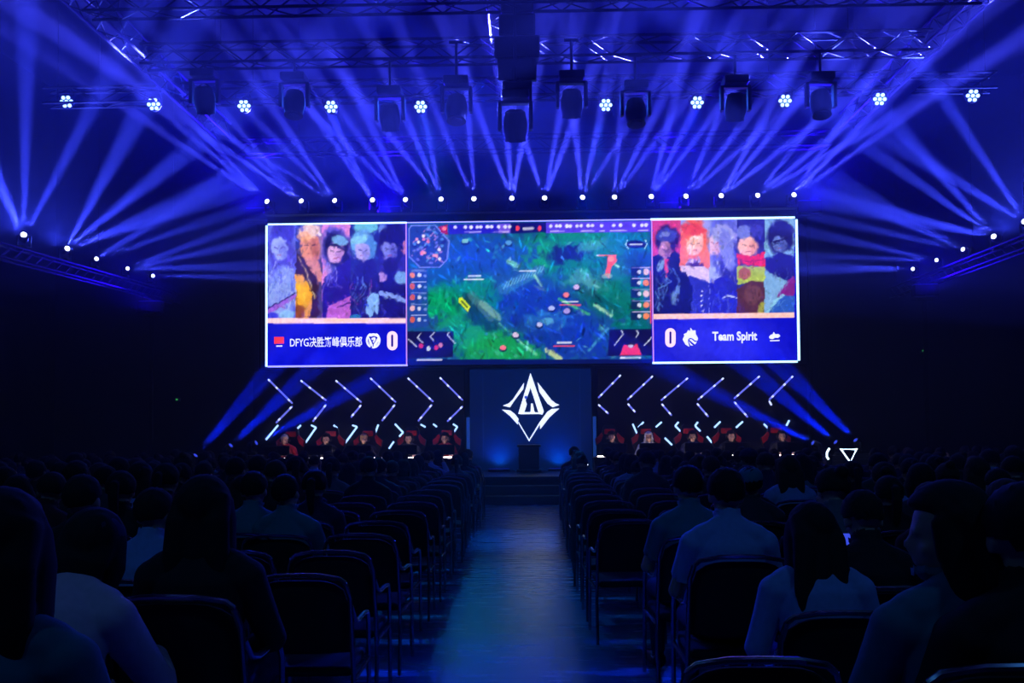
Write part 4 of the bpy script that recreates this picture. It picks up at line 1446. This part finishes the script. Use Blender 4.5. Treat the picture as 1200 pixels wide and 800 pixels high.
def chair(loc, rz, label, s=1, back=None):
    o = CH if not CU[0] else dup(CH)
    CU[0] = True
    o.location = loc
    o.rotation_euler = (0, 0, rz)
    o.scale = (s, s, s)
    tag(o, label, 'chair', 'audience chairs')
    if back:
        for c in o.children:
            if c.name.startswith('backrest'):
                c.data = c.data.copy()
                c.data.materials[0] = back
    return o


# ------------------------------------------------------------------ foreground and middle-ground people placed one by one
def seat_at(px, py_top, D, pose='rest', s=None):
    """where a seated person must stand so that the crown shows at px, py_top at distance D; the scale follows from the height"""
    t = at(px, py_top, D)
    P = POSES[pose]
    top = P['hc'].z + .135
    sc = s or max(.92, min(1.13, t.z / top))
    return Vector((t.x - P['hc'].x * sc, D - P['hc'].y * sc, 0)), sc


GREYBACK = mat('grey_green_seat_cover', (120, 130, 105), .9, noise=.15, scale=30)
SPECIAL = [
    # px, crown y, D, pose, hair, hcol, shirt, tee, rz, cap, label, chairback
    (850, 548, 4.95, 'rest', 'short', 'black', 'light blue', True, 0, None, 'short-haired person in a pale blue T-shirt upright right of the aisle, back to the camera', None),
    (806, 545, 5.9, 'rest', 'short', 'black', 'teal', True, .05, None, 'dark-haired person in a teal T-shirt just left of the pale blue T-shirt', None),
    (879, 546, 7.0, 'back', 'short', 'black', 'charcoal', False, 0, 'teal', 'person in a pale teal cap beyond the pale blue T-shirt', None),
    (948, 590, 4.0, 'slouch', 'long', 'black', 'light blue', False, 0, None, 'long-haired person in a loose light blue blouse, in front of the right aisle block', None),
    (1108, 566, 2.75, 'turned', 'long', 'black', 'teal', False, 0, None, 'person at far right with face turned left in profile, teal collar', None),
    (1196, 566, 2.6, 'rest', 'short', 'black', 'black', False, 0, None, 'dark silhouette person cut by the right edge of the photo', None),
    (1010, 575, 4.4, 'phone', 'short', 'black', 'black', False, 0, None, 'person in black holding a phone right of the light blue blouse', None),
    (95, 598, 3.3, 'lean', 'bob', 'black', 'pale pink', False, -.1, 'navy', 'person hunched forward in a pale pink top with one forearm lit blue, left foreground', GREYBACK),
    (4, 574, 2.3, 'rest', 'long', 'black', 'teal', True, 0, None, 'large dark long-haired silhouette person at the left edge of the photo', None),
    (241, 558, 3.8, 'rest', 'long', 'black', 'black', False, 0, None, 'tall dark person with very long black hair in the left audience block', None),
    (182, 572, 4.6, 'raised', 'short', 'black', 'light blue', True, 0, None, 'person in a light blue shirt with an arm raised left of the long black hair', None),
    (298, 552, 6.4, 'rest', 'short', 'black', 'teal', True, 0, None, 'person in a wide teal shirt right of the long black hair, left one of two', None),
    (336, 555, 6.3, 'back', 'short', 'black', 'teal', True, 0, None, 'person in a teal shirt right of the long black hair, right one of two', None),
    (98, 556, 5.0, 'rest', 'short', 'black', 'black', False, 0, None, 'dark short-haired person beyond the hunched person in pink', None),
]
TAKEN = []
PHONE = empty('smartphone')
MB().box((-.037, -.004, -.075), (.037, .004, .075), .004).build('case', BLACK, PHONE)
MB().box((-.033, -.0055, -.07), (.033, -.004, .07)).build('screen', mat('phone_screen', (60, 80, 230), .3, emit=.9), PHONE)
PU = [False]


def phone(o, pose, label):
    p = PHONE if not PU[0] else dup(PHONE)
    PU[0] = True
    hs_ = POSES[pose]['hands']
    c = (hs_[0] + hs_[1]) / 2
    sc = o.scale[0]
    p.location = Vector(o.location) + Matrix.Rotation(o.rotation_euler.z, 3, 'Z') @ (c * sc + Vector((0, .012, .035)))
    p.rotation_euler = (rad(-25), 0, o.rotation_euler.z)
    tag(p, label, 'phone', 'phones held up in the audience')


for (px, py, D, pose, hair, hcol, shirt, tee, rz, cap, lab, cb) in SPECIAL:
    loc, sc = seat_at(px, py, D, pose)
    o = person(pose, hair, hcol, shirt, loc, rz, lab, None, sc, tee, cap=cap)
    TAKEN.append((loc.x, loc.y))
    short = lab.split(',')[0]
    words_ = short.split()
    chair(loc + Vector((0, .0, 0)), rz, 'chair under the ' + ' '.join(words_[:12]), sc, cb)
    if pose == 'phone': phone(o, pose, 'glowing phone held by the person in black right of the light blue blouse')

# ------------------------------------------------------------------ rows of chairs and the rest of the audience
rnd = random.Random(11)
NR = 17
ylist = [15.9 - i * .80 for i in range(NR)]
ACX = -.24
SC = ['black', 'charcoal', 'navy', 'black', 'black', 'dark green', 'maroon', 'black', 'navy', 'grey', 'charcoal', 'light blue', 'teal', 'black']
npers = nch = 0
for i, y in enumerate(ylist):
    for sd in (-1, 1):
        k = 0
        while True:
            x = ACX + sd * (.89 + k * .56)
            xlim = .55 * y + .15 - (.025 * y if sd > 0 else -.02 * y)
            if abs(x) > xlim: break
            k += 1
            rr = rnd.random()
            near = any(abs(x - a) < .5 and abs(y - c) < .62 for a, c in TAKEN)
            if near: continue
            side = 'left' if sd < 0 else 'right'
            wh = f"{ORD[i]} row from the stage, {NTH[k - 1]} seat {side} of the aisle"
            jx, jy = rnd.uniform(-.02, .02), rnd.uniform(-.03, .03)
            chair((x + jx, y + jy, 0), rnd.uniform(-.06, .06), f"black chair in the {wh}")
            nch += 1
            skip = .08
            if k == 1 and y < 13: skip = 1.0
            elif k == 2 and y < 10: skip = .75
            elif k == 3 and y < 7: skip = .5
            if y < 5.2 and abs(x) < 1.9: skip = 1.0
            if y < 3.6: skip = max(skip, .6)
            hx = float(proj(np.array([[x + jx, y, 1.2]]))[0, 0])
            if y > 9 and 960 < hx < 1012: continue
            if rr < skip: continue
            pose = rnd.choice(['rest', 'rest', 'slouch', 'back', 'slouch', 'phone', 'rest', 'raised' if rnd.random() < .25 else 'rest'])
            hair = rnd.choice(['short', 'short', 'long', 'short', 'bob', 'pony', 'bun'])
            hcol = rnd.choice(['black', 'black', 'dark', 'brown'])
            sh_ = rnd.choice(SC)
            hw = {'short': 'short-haired', 'long': 'long-haired', 'bob': 'bob-haired', 'pony': 'ponytailed', 'bun': 'bun-haired'}[hair]
            sc = rnd.uniform(.88, .94) if y > 11 else rnd.uniform(.95, 1.03)
            o = person(pose, hair, hcol, sh_, (x + jx, y + jy, 0), rnd.uniform(-.12, .12), f"{hw} person in {sh_}, {wh}", 'audience in the seat rows', sc, rnd.random() < .4, cap=('navy' if rnd.random() < .06 else None), trousers=rnd.choice(['navy', 'black', 'charcoal']))
            npers += 1
            if pose == 'phone' and rnd.random() < .5:
                phone(o, pose, f"phone held up in the {wh}")
print('people', npers, 'chairs', nch)


# ------------------------------------------------------------------ players
REDC = mat('chair_red', (230, 30, 25), .5, noise=.1)
LEATHER = mat('chair_leather', (24, 24, 28), .45)


def make_gaming():
    t = empty('gaming_chair')
    mb = MB().box((-.25, -.22, .36), (.25, .27, .46), .04, None, 3)
    mb.build('seat', LEATHER, t, True)
    # backrest with shoulder wings
    A = [(-.2, .48), (-.25, .62), (-.24, .78), (-.31, .92), (-.33, 1.06), (-.24, 1.12), (-.17, 1.2), (-.15, 1.32), (-.09, 1.37), (.09, 1.37), (.15, 1.32), (.17, 1.2), (.24, 1.12), (.33, 1.06), (.31, .92), (.24, .78), (.25, .62), (.2, .48)]
    mb = MB().prism([Vector((x, -.24 - (z - .48) * .18, z)) for x, z in A], (0, -.08, 0))
    mb.build('backrest', LEATHER, t)
    for s_ in (-1, 1):
        W = [(s_ * .2, 1.0), (s_ * .3, .93), (s_ * .325, 1.06), (s_ * .25, 1.12), (s_ * .18, 1.2), (s_ * .15, 1.14)]
        MB().prism([Vector((x, -.24 - (z - .48) * .18 + .045, z)) for x, z in W], (0, -.05, 0)).build('red_wing', REDC, t)
        MB().box((s_ * .3 - .035, -.12, .62), (s_ * .3 + .035, .16, .655), .012).build('armrest', LEATHER, t)
        MB().box((s_ * .3 - .02, -.02, .38), (s_ * .3 + .02, .03, .625), .005).build('arm_post', LEATHER, t)
    MB().box((-.12, -.37, 1.16), (.12, -.31, 1.28), .025, None, 3).build('head_pillow', REDC, t, True)
    MB().lathe([(.03, .09), (.03, .36)], None, 12).build('gas_column', DARKMETAL, t)
    mb = MB()
    for k in range(5):
        a = k * 2 * PI / 5
        mb.tube([(0, 0, .1), (.3 * math.cos(a), .3 * math.sin(a), .06)], [.025, .015], 8)
        mb.ell((.3 * math.cos(a), .3 * math.sin(a), .03), (.03, .03, .03), None, 6)
    mb.build('star_base', LEATHER, t)
    return t


GC = make_gaming()
PLY = 20.75
PL = [(336, 'silver', 'short', 'red', 'left team, outermost, silver-haired in red'), (384, 'black', 'short', 'black', 'left team, second from the left'), (428, 'blond', 'short', 'black', 'left team, third from the left, fair-haired'),
      (480, 'black', 'short', 'charcoal', 'left team, fourth from the left'), (522, 'black', 'short', 'red', 'left team, nearest the emblem, in red'),
      (716, 'black', 'short', 'black', 'right team, nearest the emblem'), (759, 'silver', 'bob', 'white', 'right team, second from the emblem, pale hair and white jacket'), (810, 'black', 'short', 'navy', 'right team, third from the emblem'),
      (855, 'black', 'short', 'black', 'right team, fourth from the emblem'), (914, 'dark', 'short', 'black', 'right team, outermost')]
mon = empty('monitor')
MB().box((-.27, -.02, .12), (.27, .02, .44), .01).build('panel_back', BLACK, mon)
MB().box((-.255, .0205, .135), (.255, .022, .425)).build('screen', mat('monitor_screen', (90, 120, 200), .3, emit=.6), mon)
MB().box((-.03, -.045, .02), (.03, -.02, .3), .006).build('stand_neck', DARKMETAL, mon)
MB().box((-.12, -.09, 0), (.12, .07, .018), .005).build('stand_foot', DARKMETAL, mon)
for i, (px, hc_, hr, sh_, lab) in enumerate(PL):
    x = at(px, 510, PLY).x
    g = GC if i == 0 else dup(GC)
    g.location = (x, PLY, PSZ)
    g.rotation_euler = (0, 0, PI)
    tag(g, f'black and red gaming chair, {lab}', 'chair', 'gaming chairs on the stage')
    o = person('player', hr, hc_, sh_, (x, PLY, PSZ), PI, f'seated player facing the audience, {lab}', 'players', .96, False, eyes=True, headset=True)
    m_ = mon if i == 0 else dup(mon)
    m_.location = (x, PLY - .78, PSZ + .69)
    m_.scale = (1, 1, .66)
    tag(m_, f'computer monitor in front of the player, {lab}'.replace(', silver-haired in red', '').replace(', pale hair and white jacket', ''), 'monitor', 'monitors on the stage desks')
DESKM = mat('desk_top', (26, 28, 36), .35)
FACEFILL = mat('added_face_fill', (255, 225, 230), .4, emit=14, samp=True)
for a, c, nm in ((at(312, 520, 20).x, at(548, 520, 20).x, 'left'), (at(695, 520, 20).x, at(940, 520, 20).x, 'right')):
    o = empty('player_desk', ((a + c) / 2, 20.1, PSZ), f'long black player desk of the {nm} team with a dark front panel', 'desk')
    MB().box((a, 19.78, PSZ + .655), (c, 20.42, PSZ + .69), .006).build('desk_top', DESKM, o, world=True)
    MB().box((a + .02, 19.80, PSZ + .06), (c - .02, 19.83, PSZ + .652)).build('front_panel', BLACK, o, world=True)
    # narrow glowing strip added behind the monitors to light the faces
    MB().box((a + .1, 20.08, PSZ + .692), (c - .1, 20.11, PSZ + .715)).build('added_face_strip', FACEFILL, o, world=True)
    for x in (a + .05, (a + c) / 2, c - .05):
        MB().box((x - .03, 19.85, PSZ), (x + .03, 20.38, PSZ + .654)).build('leg', BLACK, o, world=True)
# unseen blue fill lamps added overhead to light the backs of the crowd
for x in (-4.5, 4.5):
    p = Vector((x, .2, 8.2))
    o = empty('added_fill_lamp', p, f"unseen teal-blue fill lamp added above the rear rows, {'left' if x < 0 else 'right'}", 'lamp')
    MB().box((p.x - .25, p.y - .15, p.z), (p.x + .25, p.y + .15, p.z + .14), .03).build('housing', BLACK, o, world=True)
    MB().box((p.x - .2, p.y - .12, p.z - .015), (p.x + .2, p.y + .12, p.z)).build('lens', mat('wash_lens', (20, 24, 190), .4, emit=.8), o, world=True)
    MB().tube([(p.x, p.y, p.z + .14), (p.x, p.y, 11.5)], .012, 6).build('hanging_cable', DARKMETAL, o, world=True)
    lamp(o, 210, 100, (.07, .36, 1), p - Vector((0, 0, .05)), (x * .6, 6.5, 1), 1, .2)
# small green indicator lamps on the side walls
for px, py, sd in ((1081, 411, 'right'), (208, 468, 'left')):
    p = at(px, py, 25.5)
    o = empty('indicator_lamp', (p.x, 26.99, p.z), f'tiny green indicator lamp on the dark back wall at the {sd}', 'lamp')
    p = at(px, py, 26.95)
    MB().box((p.x - .07, 26.9, p.z - .05), (p.x + .07, 27, p.z + .05), .01).build('housing', BLACK, o, world=True)
    MB().box((p.x - .03, 26.89, p.z - .02), (p.x + .03, 26.9, p.z + .02)).build('lens', mat('green_lens', (60, 190, 90), .4, emit=.7), o, world=True)
